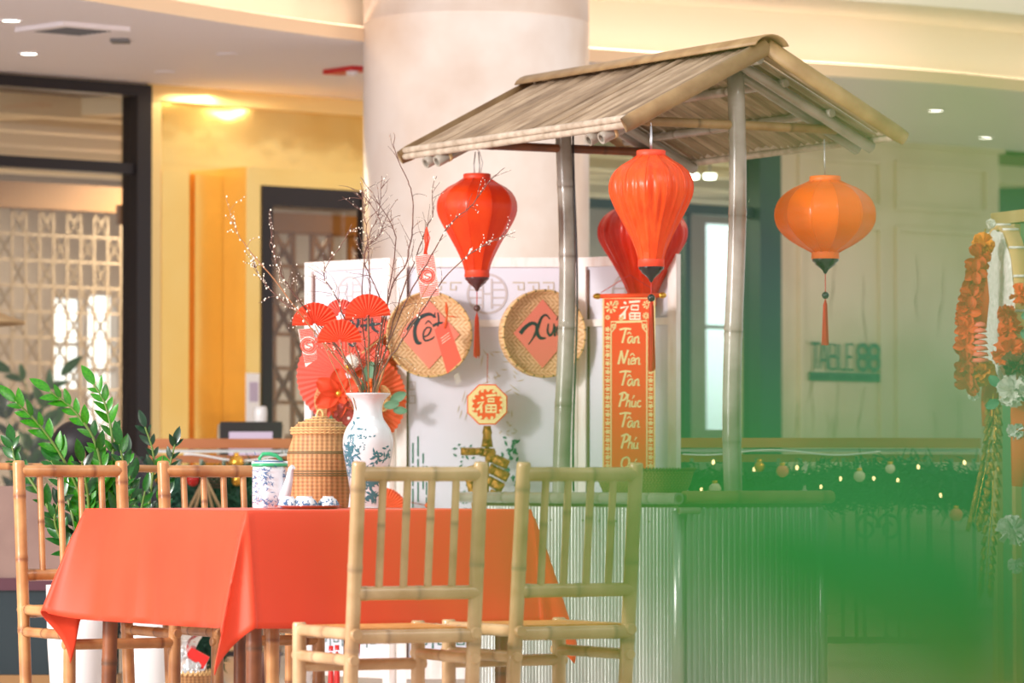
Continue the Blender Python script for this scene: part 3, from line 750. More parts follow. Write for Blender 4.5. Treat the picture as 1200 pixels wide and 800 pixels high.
for j in range(n - 1): fs += [(j, j + 1, 2 * n + j + 1, 2 * n + j), (n + j, 3 * n + j, 3 * n + j + 1, n + j + 1), (j, n + j, n + j + 1, j + 1), (2 * n + j, 2 * n + j + 1, 3 * n + j + 1, 3 * n + j)]
fs += [(0, 2 * n, 3 * n, n), (n - 1, 2 * n - 1, 4 * n - 1, 3 * n - 1)]
a.add(vs, fs, None, True); build(a, 'ridge_cap', 'rake_bamboo', hut)
# electric cable down the left post
a = MB(); c = H(1.458, WR / 2, 0); a.tube([c + Vector((.042 + .008 * math.sin(z * 5), -.01, z)) for z in [0.8 + k * .1 for k in range(15)]], .004, 6)
single(a, 'power_cable', 'frame_black', 'thin dark cable running down beside the left hut post', 'cable')

# ---------------------------------------------------------------- counter
ca = Vector((.593, 15.196, 0)); Lc, Wc, Hc = 1.47, .60, .745
def K(a, b, z): return ca + U * a + V * b + Z3 * z
ct = thing('market_counter', 'corrugated zinc counter with bamboo top poles under the hut roof', 'counter', tuple(K(Lc / 2, Wc / 2, 0)))
def corr(p0, p1, nrm, name):
    L = (p1 - p0).length; d = (p1 - p0) / L; n = int(L / .004); mb = MB(); vs = []
    for i in range(n + 1):
        q = p0 + d * (L * i / n) + nrm * (.0075 * math.sin(2 * PI * i / 6.2) + .008)
        vs += [q + Z3 * .02, q + Z3 * Hc]
    mb.add(vs, [(2 * i, 2 * i + 2, 2 * i + 3, 2 * i + 1) for i in range(n)], None, True); return build(mb, name, 'zinc', ct)
corr(K(0, 0, 0), K(Lc, 0, 0), -V, 'corrugated_sheet'); corr(K(0, 0, 0), K(0, Wc, 0), -U, 'corrugated_sheet')
corr(K(Lc, 0, 0), K(Lc, Wc, 0), U, 'corrugated_sheet'); corr(K(0, Wc, 0), K(Lc, Wc, 0), V, 'corrugated_sheet')
a = MB(); a.tube([K(-.012, -.01, 0.0), K(-.012, -.01, Hc - .01)], .024, 14); build(a, 'corner_post', 'zinc', ct)
a = MB(); a.tube([K(-.012, Wc, 0.0), K(-.012, Wc, Hc - .01)], .018, 14); build(a, 'corner_post', 'zinc', ct)
a = MB(); a.box(K(Lc / 2, Wc / 2, Hc + .006), (Lc + .01, Wc + .01, .02), ax=(U, V, Z3)); build(a, 'top_board', 'counter_top', ct)
def hollow(name, p0, p1, r, m, seed):
    a = MB(); a.pole(p0, p1, r, gap=.33, seed=seed, rnd=False); p = build(a, name, m, ct)
    d = (Vector(p1) - Vector(p0)).normalized(); b = MB(); b.tube([Vector(p0) - d * .0012, Vector(p0) + d * .0], r * .62, 14); build(b, 'hollow', 'rattan_dark', p)
hollow('top_pole', K(-.06, -.035, .778), K(Lc + .12, -.035, .778), .021, 'bamboo_grey', 5)
hollow('top_pole', K(-.035, .0, .782), K(-.035, Wc + .03, .782), .023, 'rake_bamboo', 6)
hollow('low_pole', K(-.05, -.03, .735), K(-.05, .06, .735), .012, 'bamboo_grey', 7)
for k in range(12):
    a = MB(); p = K(.06 + k * .12, -.013, Hc - .05); a.tube([p, p - V * .004], .004, 6); build(a, 'nail', 'rattan_dark', ct)

# shallow basket on the counter
bc = H(.205 + .63, WR / 2, 0) + V * .0; bc = Vector((.498, 15.99, 0))
bk = thing('winnowing_basket', 'shallow round woven basket lying on the counter beside the red scroll', 'basket', (bc.x, bc.y, .762))
a = MB(); a.lathe([(0, .004), (.13, .004), (.15, .02), (.172, .07), (.186, .118), (.19, .122), (.184, .122), (.165, .07), (.14, .025), (0, .012)], (0, 0, 0), 48); build(a, 'body', 'basket_weave', bk, False)
a = MB()
for k in range(90):
    t0, t1 = 2 * PI * k / 90, 2 * PI * (k + .8) / 90; a.tube([(.187 * math.cos(t0), .187 * math.sin(t0), .116), (.19 * math.cos((t0 + t1) / 2), .19 * math.sin((t0 + t1) / 2), .126), (.187 * math.cos(t1), .187 * math.sin(t1), .116)], .003, 4, cap=False)
build(a, 'rim', 'rattan_dark', bk, False, kind='stuff')
a = MB(); a.lathe([(0, 0), (.022, 0), (.026, .03), (.026, .05), (0, .05)], tuple(P(797, 545, 16.3)), 14); 
cup = P(798, 560, 15.62)

# ---------------------------------------------------------------- lanterns
PB = [(0, .30), (.03, .40), (.07, .62), (.12, .80), (.18, .92), (.25, .985), (.32, 1.0), (.40, .965), (.50, .85), (.60, .71), (.70, .58), (.80, .46), (.90, .355), (1.0, .29)]
PO = [(0, .26), (.04, .40), (.10, .62), (.18, .79), (.28, .92), (.40, .99), (.50, 1.0), (.60, .975), (.70, .89), (.80, .74), (.90, .52), (.96, .36), (1.0, .22)]
def lerp_prof(prof, t):
    for (t0, r0), (t1, r1) in zip(prof, prof[1:]):
        if t <= t1: return r0 + (r1 - r0) * (t - t0) / (t1 - t0)
    return prof[-1][1]
def lantern(px, ytop, ybot, Y, rad_px, prof, fab, col, wood, label, ribs, yhang, ybead, ytas0, ytas1, wrinkle, hookw=True, ten=None, seed=0):
    s = Y / F; top = P(px, ytop, Y); bot = P(px, ybot, Y); Ht = top.z - bot.z; rad = rad_px * s
    t = thing('lantern', label, 'lantern', (top.x, top.y, bot.z), seed * .7, 'hanging silk lanterns'); Rr = random.Random(seed)
    a = MB(); n = 40; seg = ribs * 10; vs = []
    ph = [Rr.uniform(0, 6) for _ in range(6)]
    def mod(ang, i):
        f = (ang / (2 * PI) * ribs) % 1; c_ = 1 - .045 * (1 - (2 * f - 1) ** 2) * 1.0
        u = i / n
        return c_ * (1 + wrinkle * (.5 * math.sin(ang * ribs * 2 + ph[0] + 3 * u) + .5 * math.sin(ang * ribs * 3.0 + ph[1] - 5 * u)) * math.sin(PI * min(1, u * 1.1)))
    pr = []
    for i in range(n + 1):
        q = i / n; k0 = lerp_prof(prof, q)
        k1 = (lerp_prof(prof, max(0, q - .03)) + k0 + lerp_prof(prof, min(1, q + .03))) / 3
        pr.append((rad * k1, Ht * (1 - q)))
    a.lathe(pr, (0, 0, 0), seg, mod); build(a, 'shade', fab, t, False)
    for k in range(ribs):
        an = 2 * PI * k / ribs; b = MB(); b.tube([(r_ * math.cos(an) * .998, r_ * math.sin(an) * .998, z_) for r_, z_ in pr[::2]], .0014, 4); build(b, 'rib', fab, t, False)
    r0, r1 = pr[0][0] * 1.02, pr[-1][0] * 1.03
    a = MB(); a.lathe([(r0 * .9, -.002), (r0, 0), (r0 * 1.0, .022), (r0 * .9, .024), (r0 * .86, .022)], (0, 0, Ht - .006), 28); build(a, 'top_collar', col, t, False)
    a = MB(); a.lathe([(r1, .004), (r1 * 1.02, -.022), (r1 * .9, -.024), (r1 * .3, -.023)], (0, 0, 0), 28); build(a, 'bottom_collar', col, t, False)
    w_ = r1
    a = MB(); a.lathe([(w_ * .98, -.022), (w_ * .98, -.03), (w_ * .8, -.037), (w_ * .72, -.044), (w_ * .45, -.054), (w_ * .22, -.064), (w_ * .12, -.074), (.001, -.078)], (0, 0, 0), 24); build(a, 'finial', wood, t, False)
    zb = P(px, ybead, Y).z - bot.z; z0 = P(px, ytas0, Y).z - bot.z; z1 = P(px, ytas1, Y).z - bot.z; xb = 0
    a = MB(); a.tube([(0, 0, -.075), (0, 0, z0)], .002, 5); build(a, 'cord', 'string_red', t, False)
    a = MB(); a.ball((0, 0, zb), .0135, 14, 10); build(a, 'bead', wood, t, False)
    a = MB()
    for k in range(44):
        an = Rr.uniform(0, 6.28); rr = Rr.uniform(0, .008); an2 = an + Rr.uniform(-.4, .4); r2 = rr * 1.5 + .002
        a.tube([(0, 0, z0 + .006), (rr * math.cos(an), rr * math.sin(an), z0 - .015), (r2 * math.cos(an2), r2 * math.sin(an2), z1 + Rr.uniform(0, .015))], .0015, 3, cap=False)
    build(a, 'tassel', 'tassel_red', t, False, kind='stuff')
    zh = P(px, yhang, Y).z - bot.z
    a = MB()
    if hookw:
        for dx in (-.012, .010): a.tube([(dx, 0, Ht + .01), (dx * 1.3, .0, Ht + (zh - Ht) * .5), (dx * .7, 0, zh)], .0022, 5)
        a.tube([(.016, 0, Ht + .012), (.028, 0, Ht + (zh - Ht) * .6), (.012, 0, zh), (-.004, 0, zh + .012)], .0016, 5)
    else: a.tube([(0, 0, Ht), (.003, 0, zh)], .0016, 5)
    build(a, 'hanging_wire', 'wire', t, False)
    return t
YL, YFr, YRt, YBk = 16.35, 14.98, 15.42, 16.85
lantern(559, 209, 318, YL, 47.5, PB, 'satin_red', 'lantern_collar', 'wine_wood', 'smooth red silk lantern hanging from the left end of the hut roof', 10, 178, 361, 368, 420, .0, seed=1)
lantern(763, 182, 305, YFr, 50.5, PB, 'satin_orange_red', 'lantern_collar', 'black_lacquer', 'bright wrinkled orange red lantern hanging at the front corner of the roof', 12, 148, 349, 354, 436, .045, seed=2)
lantern(753, 236, 352, YBk, 52, PB, 'satin_dark_red', 'satin_dark_red', 'black_lacquer', 'dark red lantern hanging lower, half hidden behind the front lantern', 12, 190, 396, 402, 452, .04, seed=3)
lantern(967, 212, 296, YRt, 61.5, PO, 'satin_orange', 'lantern_collar_orange', 'black_lacquer', 'wide orange globe lantern hanging at the right end of the roof', 12, 163, 346, 352, 405, .0, hookw=False, seed=4)

# ---------------------------------------------------------------- folding screen
HS = 1.735
scr = thing('folding_screen', 'white framed folding screen with lilac grey panels behind the hut', 'screen', (-.1, 17.1, 0))
def ring(mb, c, r, th, o, X, Y, N, h, n=28): mb.stroke([(c[0] + r * math.cos(2 * PI * k / n), c[1] + r * math.sin(2 * PI * k / n)) for k in range(n + 1)], th, o, X, Y, N, h, 1)
def spanel(p0, p1, seed, fret=True):
    p0, p1 = Vector(p0), Vector(p1); L = (p1 - p0).length; X = (p1 - p0) / L; N = Vector((X.y, -X.x, 0))
    if N.y > 0: N = -N
    Y = Z3; fr = .04; zm = HS - .25; pn = MB(); pn.box(p0 + X * L / 2 + Y * (HS / 2 + .03), (L - .05, .008, HS - .08), ax=(X, N, Z3)); pan = build(pn, 'panel', 'screen_panel', scr)
    for x0, x1, z0, z1, nm in ((0, fr, 0, HS, 'stile'), (L - fr, L, 0, HS, 'stile'), (fr, L - fr, HS - .038, HS, 'top_rail'), (fr, L - fr, zm - .028, zm, 'middle_rail'), (fr, L - fr, .05, .13, 'bottom_rail')):
        a = MB(); a.box(p0 + X * (x0 + x1) / 2 + Y * (z0 + z1) / 2 + N * .006, (x1 - x0, .032, z1 - z0), ax=(X, N, Z3)); build(a, nm, 'screen_frame', scr)
    a = MB(); a.box(p0 + X * (fr + .004) + Y * (HS / 2) + N * .005, (.007, .012, HS - .1), ax=(X, N, Z3)); build(a, 'reveal', 'screen_reveal', scr)
    o = p0 + N * .0045; cz = (zm + HS - .04) / 2; cx = L / 2; g = MB()
    r = .078; th = .009
    ring(g, (cx, cz), r, th, o, X, Y, N, .002)
    for sx in (-1, 1):
        for q in ((.018, .06, .018, -.06),): g.stroke([(cx + sx * q[0], cz + q[1]), (cx + sx * q[2], cz + q[3])], th * .8, o, X, Y, N, .002, 1)
        g.stroke([(cx + sx * .018, cz + .045), (cx + sx * .058, cz + .045)], th * .8, o, X, Y, N, .002, 1)
        g.stroke([(cx + sx * .018, cz + .016), (cx + sx * .07, cz + .016)], th * .8, o, X, Y, N, .002, 1)
        g.stroke([(cx + sx * .018, cz - .016), (cx + sx * .07, cz - .016)], th * .8, o, X, Y, N, .002, 1)
        g.stroke([(cx + sx * .018, cz - .045), (cx + sx * .058, cz - .045)], th * .8, o, X, Y, N, .002, 1)
    g.stroke([(cx - .018, cz), (cx + .018, cz)], th * .8, o, X, Y, N, .002, 1)
    build(g, 'longevity_motif', 'screen_motif', pan, kind='stuff')
    g = MB()
    if fret:
        for side in (-1, 1):
            for k in range(3):
                bx = cx + side * (.125 + .06 * k); w_, h_ = .022, .018
                g.stroke([(bx - w_ * side, cz + .045), (bx + w_ * side, cz + .045), (bx + w_ * side, cz + .045 - h_ * 1.6), (bx, cz + .045 - h_ * 1.6), (bx, cz + .045 - h_ * .7)], .006, o, X, Y, N, .002, 1)
        build(g, 'fret_motif', 'motif_beige', pan, kind='stuff')
    # bottom meander
    g = MB(); n = max(2, int((L - .12) / .075))
    for k in range(n):
        bx = .07 + k * .075; bz = .17
        g.stroke([(bx, bz), (bx, bz + .055), (bx + .05, bz + .055), (bx + .05, bz + .018), (bx + .022, bz + .018), (bx + .022, bz + .036)], .007, o, X, Y, N, .002, 1)
    build(g, 'meander_motif', 'motif_green', pan, kind='stuff')
    return pan, o, X, N
pan1 = spanel((-.835, 17.5, 0), (-.475, 17.12, 0), 1, False)
pan2 = spanel((-.462, 17.1, 0), (.262, 17.1, 0), 2)
pan3 = spanel((.275, 17.1, 0), (.660, 16.82, 0), 3, False)
# painted bamboo and blossom sprigs on the middle panel
def leafpoly(mb, p, an, L, w_, o, X, N): mb.stroke([(p[0], p[1]), (p[0] + L * .5 * math.cos(an), p[1] + L * .5 * math.sin(an)), (p[0] + L * math.cos(an), p[1] + L * math.sin(an))], [.0008, w_, .0006], o, X, Z3, N, .0012, 3)
def pxpan(pan, px, py):
    _, o, X, N = pan; Y = 17.1; p = P(px, py, Y); t = (p - o); return (t.x / X.x, p.z)
R = random.Random(21); g = MB(); g2 = MB(); _, o_, X_, N_ = pan2
def scat(mb, x0, x1, y0, y1, n, L0, L1, w_, ang=None):
    for _ in range(n):
        p = pxpan(pan2, R.uniform(x0, x1), R.uniform(y0, y1)); leafpoly(mb, p, ang if ang is not None else R.uniform(0, 6.28), R.uniform(L0, L1), w_, o_, X_, N_)
scat(g2, 565, 612, 410, 470, 26, .02, .05, .005); scat(g2, 585, 605, 470, 510, 14, .015, .03, .006); scat(g2, 536, 546, 470, 500, 5, .03, .06, .004, 1.3)
scat(g, 590, 608, 510, 590, 26, .015, .03, .011); scat(g, 535, 556, 520, 600, 30, .012, .028, .010); scat(g, 598, 606, 515, 540, 6, .02, .03, .012)
for px, y0, y1 in ((478, 535, 582), (484, 518, 598), (490, 510, 590), (496, 530, 575), (500, 545, 600)):
    for k in range(3):
        ya, yb = y0 + (y1 - y0) * k / 3 + 1, y0 + (y1 - y0) * (k + 1) / 3 - 2
        p, q = pxpan(pan2, px, ya), pxpan(pan2, px, yb); g.stroke([p, q], .006, o_, X_, Z3, N_, .0012, 1)
build(g, 'painted_foliage', 'motif_green', pan2[0], kind='stuff'); build(g2, 'painted_sprigs', 'motif_beige', pan2[0], kind='stuff')
g = MB(); 
for (x, y) in ((483, 452), (483, 468)):
    p = pxpan(pan2, x, y); g.stroke([(p[0] - .012, p[1] - .015), (p[0] - .012, p[1] + .015), (p[0] + .012, p[1] + .015), (p[0] + .012, p[1] - .015), (p[0] - .012, p[1] - .015)], .006, o_, X_, Z3, N_, .0015, 1)
build(g, 'square_motif', 'screen_motif', pan2[0], kind='stuff')

# ---------------------------------------------------------------- woven trays with calligraphy
def tray(px, py, rpx, Y, yaw, label, strokes):
    s = Y / F; c = P(px, py, Y); r = rpx * s
    X = Vector((math.cos(yaw), math.sin(yaw), 0)); N = Vector((math.sin(yaw), -math.cos(yaw), 0))
    t = thing('woven_tray', label, 'tray', tuple(c), yaw, 'round trays on the folding screen')
    # local: x right, y away, z up
    prof = [(0, 0), (.86, .0), (.93, -.012), (.985, -.035), (1.0, -.04), (1.0, -.03), (.965, .004), (.92, .028), (.5, .04), (0, .042)]
    prof = [(0, .005), (.88, .005), (.93, -.004), (.97, -.018), (1.0, -.02), (1.01, -.008), (.995, .03), (.95, .06), (.5, .075), (0, .077)]
    a = MB(); vs = []; seg = 56
    for rr, yy in prof:
        for k in range(seg): an = 2 * PI * k / seg; vs.append((r * rr * math.cos(an), yy, r * rr * math.sin(an)))
    a.add(vs, [(i * seg + k, (i + 1) * seg + k, (i + 1) * seg + (k + 1) % seg, i * seg + (k + 1) % seg) for i in range(len(prof) - 1) for k in range(seg)], None, True)
    build(a, 'weave', 'tray_weave', t, False)
    a = MB(); a.tube([(r * .99 * math.cos(2 * PI * k / 48), -.02, r * .99 * math.sin(2 * PI * k / 48)) for k in range(49)], .0036, 6); rim = build(a, 'rim', 'rattan_band', t, False)
    a = MB()
    for k in range(26):
        an = 2 * PI * k / 26 + .1; p = Vector((r * .99 * math.cos(an), -.02, r * .99 * math.sin(an))); rad = Vector((math.cos(an), 0, math.sin(an)))
        a.box(p, (.0085, .0085, .005), ax=(rad, Vector((0, 1, 0)), rad.cross(Vector((0, 1, 0)))))
    build(a, 'binding', 'rattan_dark', rim, False, kind='stuff')
    h = .122; a = MB(); a.prism([(-h, 0), (0, -h * 1.12), (h, 0), (0, h * 1.12)], (0, .003, 0), (1, 0, 0), (0, 0, 1), (0, -1, 0), .0025); paper = build(a, 'paper', 'paper_pink', t, False)
    a = MB()
    for pts, wd in strokes: a.stroke([((x - px) * s, (py - y) * s) for x, y in pts], [q * s for q in wd], (0, .0005, 0), (1, 0, 0), (0, 0, 1), (0, -1, 0), .0012)
    build(a, 'calligraphy', 'ink', paper, False, kind='stuff')
    return t
TET = [([(477, 387), (483, 379), (492, 372), (503, 368), (511, 372)], [3, 5, 5, 4, 1.5]), ([(492, 373), (487, 382), (486, 392), (489, 401), (494, 402)], [3, 4, 4.5, 5, 2]),
       ([(496, 395), (502, 392), (505, 385), (500, 384), (496, 391), (498, 399), (506, 397), (509, 394)], [1.5, 2, 2, 1.8, 2, 2.2, 2, 1]),
       ([(498, 380), (502, 376), (506, 380)], [1, 2, 1]), ([(508, 372), (510, 366)], [3, 1]), ([(513, 366), (514, 376), (512, 390)], [1.5, 2, 1.5]), ([(507, 382), (513, 379), (519, 378)], [3.4, 3, 2]), ([(514, 390), (520, 394)], [1.5, .8])]
XUAN = [([(608, 391), (614, 384), (622, 379), (628, 381), (629, 390), (633, 396), (640, 396)], [5, 4.5, 4, 4, 4.5, 4, 1.5]), ([(618, 404), (624, 396), (629, 386), (634, 373), (640, 369), (645, 374)], [1, 2, 4, 3, 2.5, 1]),
        ([(643, 379), (642, 388), (645, 393), (649, 388), (650, 379)], [1.5, 2.6, 3, 2.4, 1.6]), ([(651, 382), (651, 394)], [2.5, 2.5]), ([(655, 393), (654, 384), (659, 381), (661, 392)], [2, 2.4, 2.4, 2]), ([(653, 375), (657, 370), (661, 375)], [1, 2, 1]), ([(665, 393), (664, 382), (669, 382), (670, 393)], [2, 2.2, 2.2, 1.6])]
tray(503, 392, 50, 16.98, 0.05, 'left woven bamboo tray with pink paper lettered in black, red envelope in front', TET)
tray(636, 391, 51.5, 16.96, 0.34, 'right woven bamboo tray with pink paper lettered in black, behind left hut post', XUAN)

# ---------------------------------------------------------------- red scroll
YS = 16.62
def spx(px, py): p = P(px, py, YS); return (p.x, p.z)
sc = thing('hanging_scroll', 'long red New Year scroll with gold lettering on the right screen panel', 'scroll', tuple(P(737, 350, YS)))
a = MB(); x0, z1 = spx(706, 347); x1, z0 = spx(768, 572); a.box(((x0 + x1) / 2, YS, (z0 + z1) / 2), (x1 - x0, .004, z1 - z0)); sheet = build(a, 'sheet', 'print_gold', sc)
a = MB(); i0, i1 = spx(708, 350), spx(766, 570); a.box(((i0[0] + i1[0]) / 2, YS - .003, (i0[1] + i1[1]) / 2), (i1[0] - i0[0], .002, i0[1] - i1[1])); build(a, 'red_ground', 'banner_red', sheet)
a = MB(); so = (0, YS - .0042, 0); SX, SN = (1, 0, 0), (0, -1, 0)
def SS(pts, wd, mb=None, h=.0008, sub=4):
    s = YS / F; (mb or a).stroke([spx(x, y) for x, y in pts], [q * s for q in wd] if hasattr(wd, '__len__') else wd * s, so, SX, Z3, SN, h, sub)
SS([(716, 572), (716, 390), (721, 384), (722, 378), (752, 377), (753, 384), (758, 390), (758, 572)], 1.6, sub=1)
SS([(716, 390), (716, 377), (758, 376), (758, 390)], 1.4, sub=1)
for k in range(19):
    for xx in (712, 762.5):
        y = 386 + k * 10
        cx_, cy_ = spx(xx, y); s = YS / F
        for q in range(5):
            an = q * 2 * PI / 5 + k; SS([(xx, y), (xx + 3 * math.cos(an), y + 3 * math.sin(an))], [1.2, 2.2], sub=1)
        SS([(xx - 2.5, y + 5), (xx + 2.2, y + 5.6)], 1.5, sub=1)
for (cx_, cy_, rr) in ((716, 360, 7), (712, 372, 3), (728, 373, 3), (757, 370, 4), (758, 357, 5), (722, 355, 3), (719, 382, 3), (755, 382, 3)):
    for q in range(8):
        an = q * PI / 4; SS([(cx_ + .3 * rr * math.cos(an), cy_ + .3 * rr * math.sin(an)), (cx_ + rr * math.cos(an), cy_ + rr * math.sin(an))], [1, rr * .42], sub=1)
b = MB()
FU = [([(731, 354), (734, 356)], 2.6), ([(727, 361), (736, 359), (730, 368), (726, 371)], 2.6), ([(732, 365), (732, 374)], 2.6), ([(737, 354), (750, 353)], 2.6), ([(740, 358), (748, 358), (748, 363), (740, 363), (740, 358)], 2.2),
      ([(738, 367), (750, 367), (750, 374), (738, 374), (738, 367)], 2.4), ([(744, 367), (744, 374)], 1.8), ([(738, 370.5), (750, 370.5)], 1.8)]
for p_, w_ in FU: SS(p_, w_, b, .001, 1)
build(b, 'good_fortune_character', 'print_white', sheet, kind='stuff')
build(a, 'border_pattern', 'print_gold', sheet, kind='stuff')
GL = {'T': [[(-.1, .92), (.5, 1.0), (1.1, .95)], [(.55, .97), (.45, .5), (.35, 0)]], 'N': [[(.0, 0), (.15, .95)], [(.15, .95), (.55, .05)], [(.55, .05), (.85, 1.0)]],
      'P': [[(.35, .95), (.15, 0)], [(0, .85), (.5, 1.0), (.8, .8), (.6, .5), (.2, .45)]], 'Q': [[(.6, .95), (.1, .8), (0, .35), (.4, 0), (.85, .3), (.85, .75), (.5, .97)], [(.5, .2), (.9, -.15)]],
      'a': [[(.55, .42), (.2, .42), (.05, .15), (.25, 0), (.55, .35), (.55, .05), (.75, .03)]], 'n': [[(.05, .42), (.05, 0)], [(.05, .3), (.3, .45), (.42, .3), (.42, .02), (.62, .05)]],
      'i': [[(.1, .42), (.1, .02), (.25, .04)]], 'e': [[(.05, .2), (.4, .3), (.25, .45), (.05, .3), (.1, .03), (.4, .06)]], 'h': [[(.15, .9), (.05, 0)], [(.08, .3), (.3, .45), (.42, .3), (.42, .02), (.55, .05)]],
      'u': [[(.05, .42), (.08, .05), (.35, .05), (.42, .42)], [(.42, .42), (.42, .03), (.55, .05)]], 'c': [[(.4, .38), (.15, .42), (.05, .15), (.25, .0), (.45, .08)]], 'y': [[(.05, .42), (.1, .1), (.35, .1), (.42, .42)], [(.42, .42), (.35, -.3), (.05, -.25)]],
      '^': [[(.0, .58), (.22, .74), (.45, .58)]], "'": [[(.15, .56), (.35, .8)]]}
ADV = {'T': .85, 'N': .95, 'P': .8, 'Q': .95, 'a': .72, 'n': .6, 'i': .3, 'e': .45, 'h': .58, 'u': .58, 'c': .45, 'y': .5}
a = MB()
for word, y in (('Ta^n', 402), ('Nie^n', 427), ('Ta^n', 452), ("Phu'c", 477), ('Ta^n', 501), ("Phu'", 526), ("Quy'", 550)):
    h_ = 17.0 if word[0] != 'Q' else 15; wtot = sum(ADV.get(ch, 0) for ch in word) * h_ * .66; x = 737.5 - wtot / 2
    for ch in word:
        if ch in "^'":
            for st in GL[ch]: SS([(xlast + p_ * h_ * .66, y - q_ * h_) for p_, q_ in st], [1.0, 1.8, 1.0][:len(st)], a, .0008, 3)
            continue
        for st in GL[ch]: SS([(x + p_ * h_ * .66 + q_ * 2, y - q_ * h_) for p_, q_ in st], 2.3 if ch.isupper() else 1.8, a, .0008, 4)
        xlast = x; x += ADV[ch] * h_ * .66
build(a, 'lettering', 'print_gold', sheet, kind='stuff')
a = MB(); p, q = P(700, 347, YS), P(776, 346, YS); a.tube([p, q], .009, 12); rod = build(a, 'rod', 'banner_red', sc)
for e in (p, q):
    g = MB(); g.ball(e, .012, 10, 8, (1.5, 1, 1)); build(g, 'rod_end', 'gold', rod)
a = MB(); a.tube([P(704, 343, YS), P(738, 322, YS), P(772, 343, YS)], .0015, 4); build(a, 'cord', 'string_red', sc)

# ---------------------------------------------------------------- octagonal ornament with firecrackers
YO = 16.95; c = P(571, 474, YO); s = YO / F
oc = thing('octagonal_ornament', 'red and gold octagonal good luck ornament hanging on the screen', 'ornament', tuple(c), 0)
def octo(mb, r, y0, y1, off=(0, 0)):
    vs = []
    for yy in (y0, y1):
        for k in range(8): an = PI / 8 + k * PI / 4; vs.append((off[0] + r * math.cos(an), yy, off[1] + r * math.sin(an)))
    mb.add(vs, [tuple(range(8)), tuple(range(8, 16))[::-1]] + [(k, 8 + k, 8 + (k + 1) % 8, (k + 1) % 8) for k in range(8)])
a = MB(); octo(a, 25.5 * s, -.012, .03); build(a, 'case', 'banner_red', oc, False)
a = MB(); octo(a, 24 * s, -.0155, -.012); fc = build(a, 'gold_border', 'print_gold', oc, False)
a = MB(); octo(a, 19 * s, -.0175, -.0155); build(a, 'red_ground', 'banner_red', fc, False)
a = MB(); oo = (0, -.018, 0)
def OS(mb, pts, w_, sub=1): mb.stroke([((x - 571) * s * 1.15, (474 - y) * s * 1.1) for x, y in pts], w_ * s * 1.25, oo, (1, 0, 0), (0, 0, 1), (0, -1, 0), .0008, sub)
for pts, w_ in (([(565, 466), (567, 468)], 2.2), ([(561, 473), (567, 471), (563, 478), (560, 480)], 2.2), ([(565, 476), (565, 483)], 2.2), ([(570, 465), (580, 464)], 2.2), ([(572, 468), (578, 468), (578, 471), (572, 471), (572, 468)], 1.8), ([(570, 475), (580, 475), (580, 482), (570, 482), (570, 475)], 2.2), ([(575, 475), (575, 482)], 1.6), ([(570, 478.5), (580, 478.5)], 1.4)): OS(a, pts, w_)
for k in range(16):
    an = k * PI / 8; OS(a, [(571 + 14 * math.cos(an), 474 + 14 * math.sin(an)), (571 + 16.5 * math.cos(an + .12), 474 + 16.5 * math.sin(an + .12))], 2.6)
build(a, 'good_fortune_character', 'print_gold', fc, False, kind='stuff')
a = MB(); a.tube([(0, 0, 25 * s), (.002, 0, 60 * s)], .0015, 4); build(a, 'cord', 'string_red', oc, False)
a = MB(); a.tube([(-.0, 0, -25 * s), (0, 0, -33 * s), (0, 0, -36 * s), (0, 0, -50 * s)], [.014, .020, .017, .024], 12); build(a, 'neck', 'gold_tinsel', oc, False)
a = MB(); a.lathe([(.0, .02), (.03, .015), (.036, 0), (.03, -.015), (0, -.02)], (0, -.005, -56 * s), 16); build(a, 'knot', 'gold_tinsel', oc, False)
for (ax_, ay_), (bx_, by_), r_ in (((566, 529), (540, 529), 4.6), ((571, 534), (596, 545), 6), ((573, 548), (596, 560), 6), ((571, 562), (590, 572), 6), ((566, 545), (548, 552), 4.5), ((560, 600), (550, 560), 5), ((575, 590), (580, 574), 5)):
    p, q = P(ax_, ay_, YO - .03) - c, P(bx_, by_, YO - .03) - c; d = (q - p).normalized(); L = (q - p).length; g = MB()
    g.tube([p, p + d * .004, p + d * L * .3, p + d * L * .32, p + d * L * .34, p + d * (L - .004), q], [r_ * s * k for k in (.8, 1, 1, .85, 1, 1, .8)], 12); build(g, 'firecracker', 'gold_tinsel', oc, False)
a = MB(); a.tube([(0, 0, -50 * s), (.0, 0, -110 * s)], .008, 6); build(a, 'braid', 'gold_tinsel', oc, False)
# ================================================================ table and cloth
T0 = Vector((-.753, 12.15, 0)); TR = Vector((.842, .539, 0)); TB = Vector((-.539, .842, 0)); TA, TL, TZ = .96, 1.01, .752
def TP(a, b, z): return T0 + TR * a + TB * b + Z3 * z
tb = thing('square_table', 'bamboo legged table hidden under the coral red cloth', 'table', tuple(TP(TA / 2, TL / 2, 0)))
a = MB(); a.box(TP(TA / 2, TL / 2, TZ - .014), (TA - .01, TL - .01, .022), ax=(TR, TB, Z3)); build(a, 'tabletop', 'bamboo_brown', tb)
for i, (x, y, sx, sy) in enumerate(((.05, .05, .0, .0), (TA - .06, .06, .0, .0), (.06, TL - .06, -.0, .03), (TA - .06, TL - .06, 0, 0), (.14, .1, .0, .0), (TA * .5, TL - .1, 0, 0))):
    a = MB(); a.pole(TP(x + sx, y + sy, 0), TP(x, y, TZ - .026), .023 if i < 4 else .019, gap=.25, seed=i + 30); build(a, 'leg', 'bamboo_brown' if i != 4 else 'bamboo_honey', tb)
for p, q in (((.05, .05), (TA - .06, .06)), ((.06, TL - .06), (TA - .06, TL - .06)), ((.05, .05), (.06, TL - .06)), ((TA - .06, .06), (TA - .06, TL - .06))):
    a = MB(); a.pole(TP(*p, TZ - .06), TP(*q, TZ - .06), .018, seed=int(p[0] * 99)); build(a, 'apron', 'bamboo_brown', tb)
HG = .332
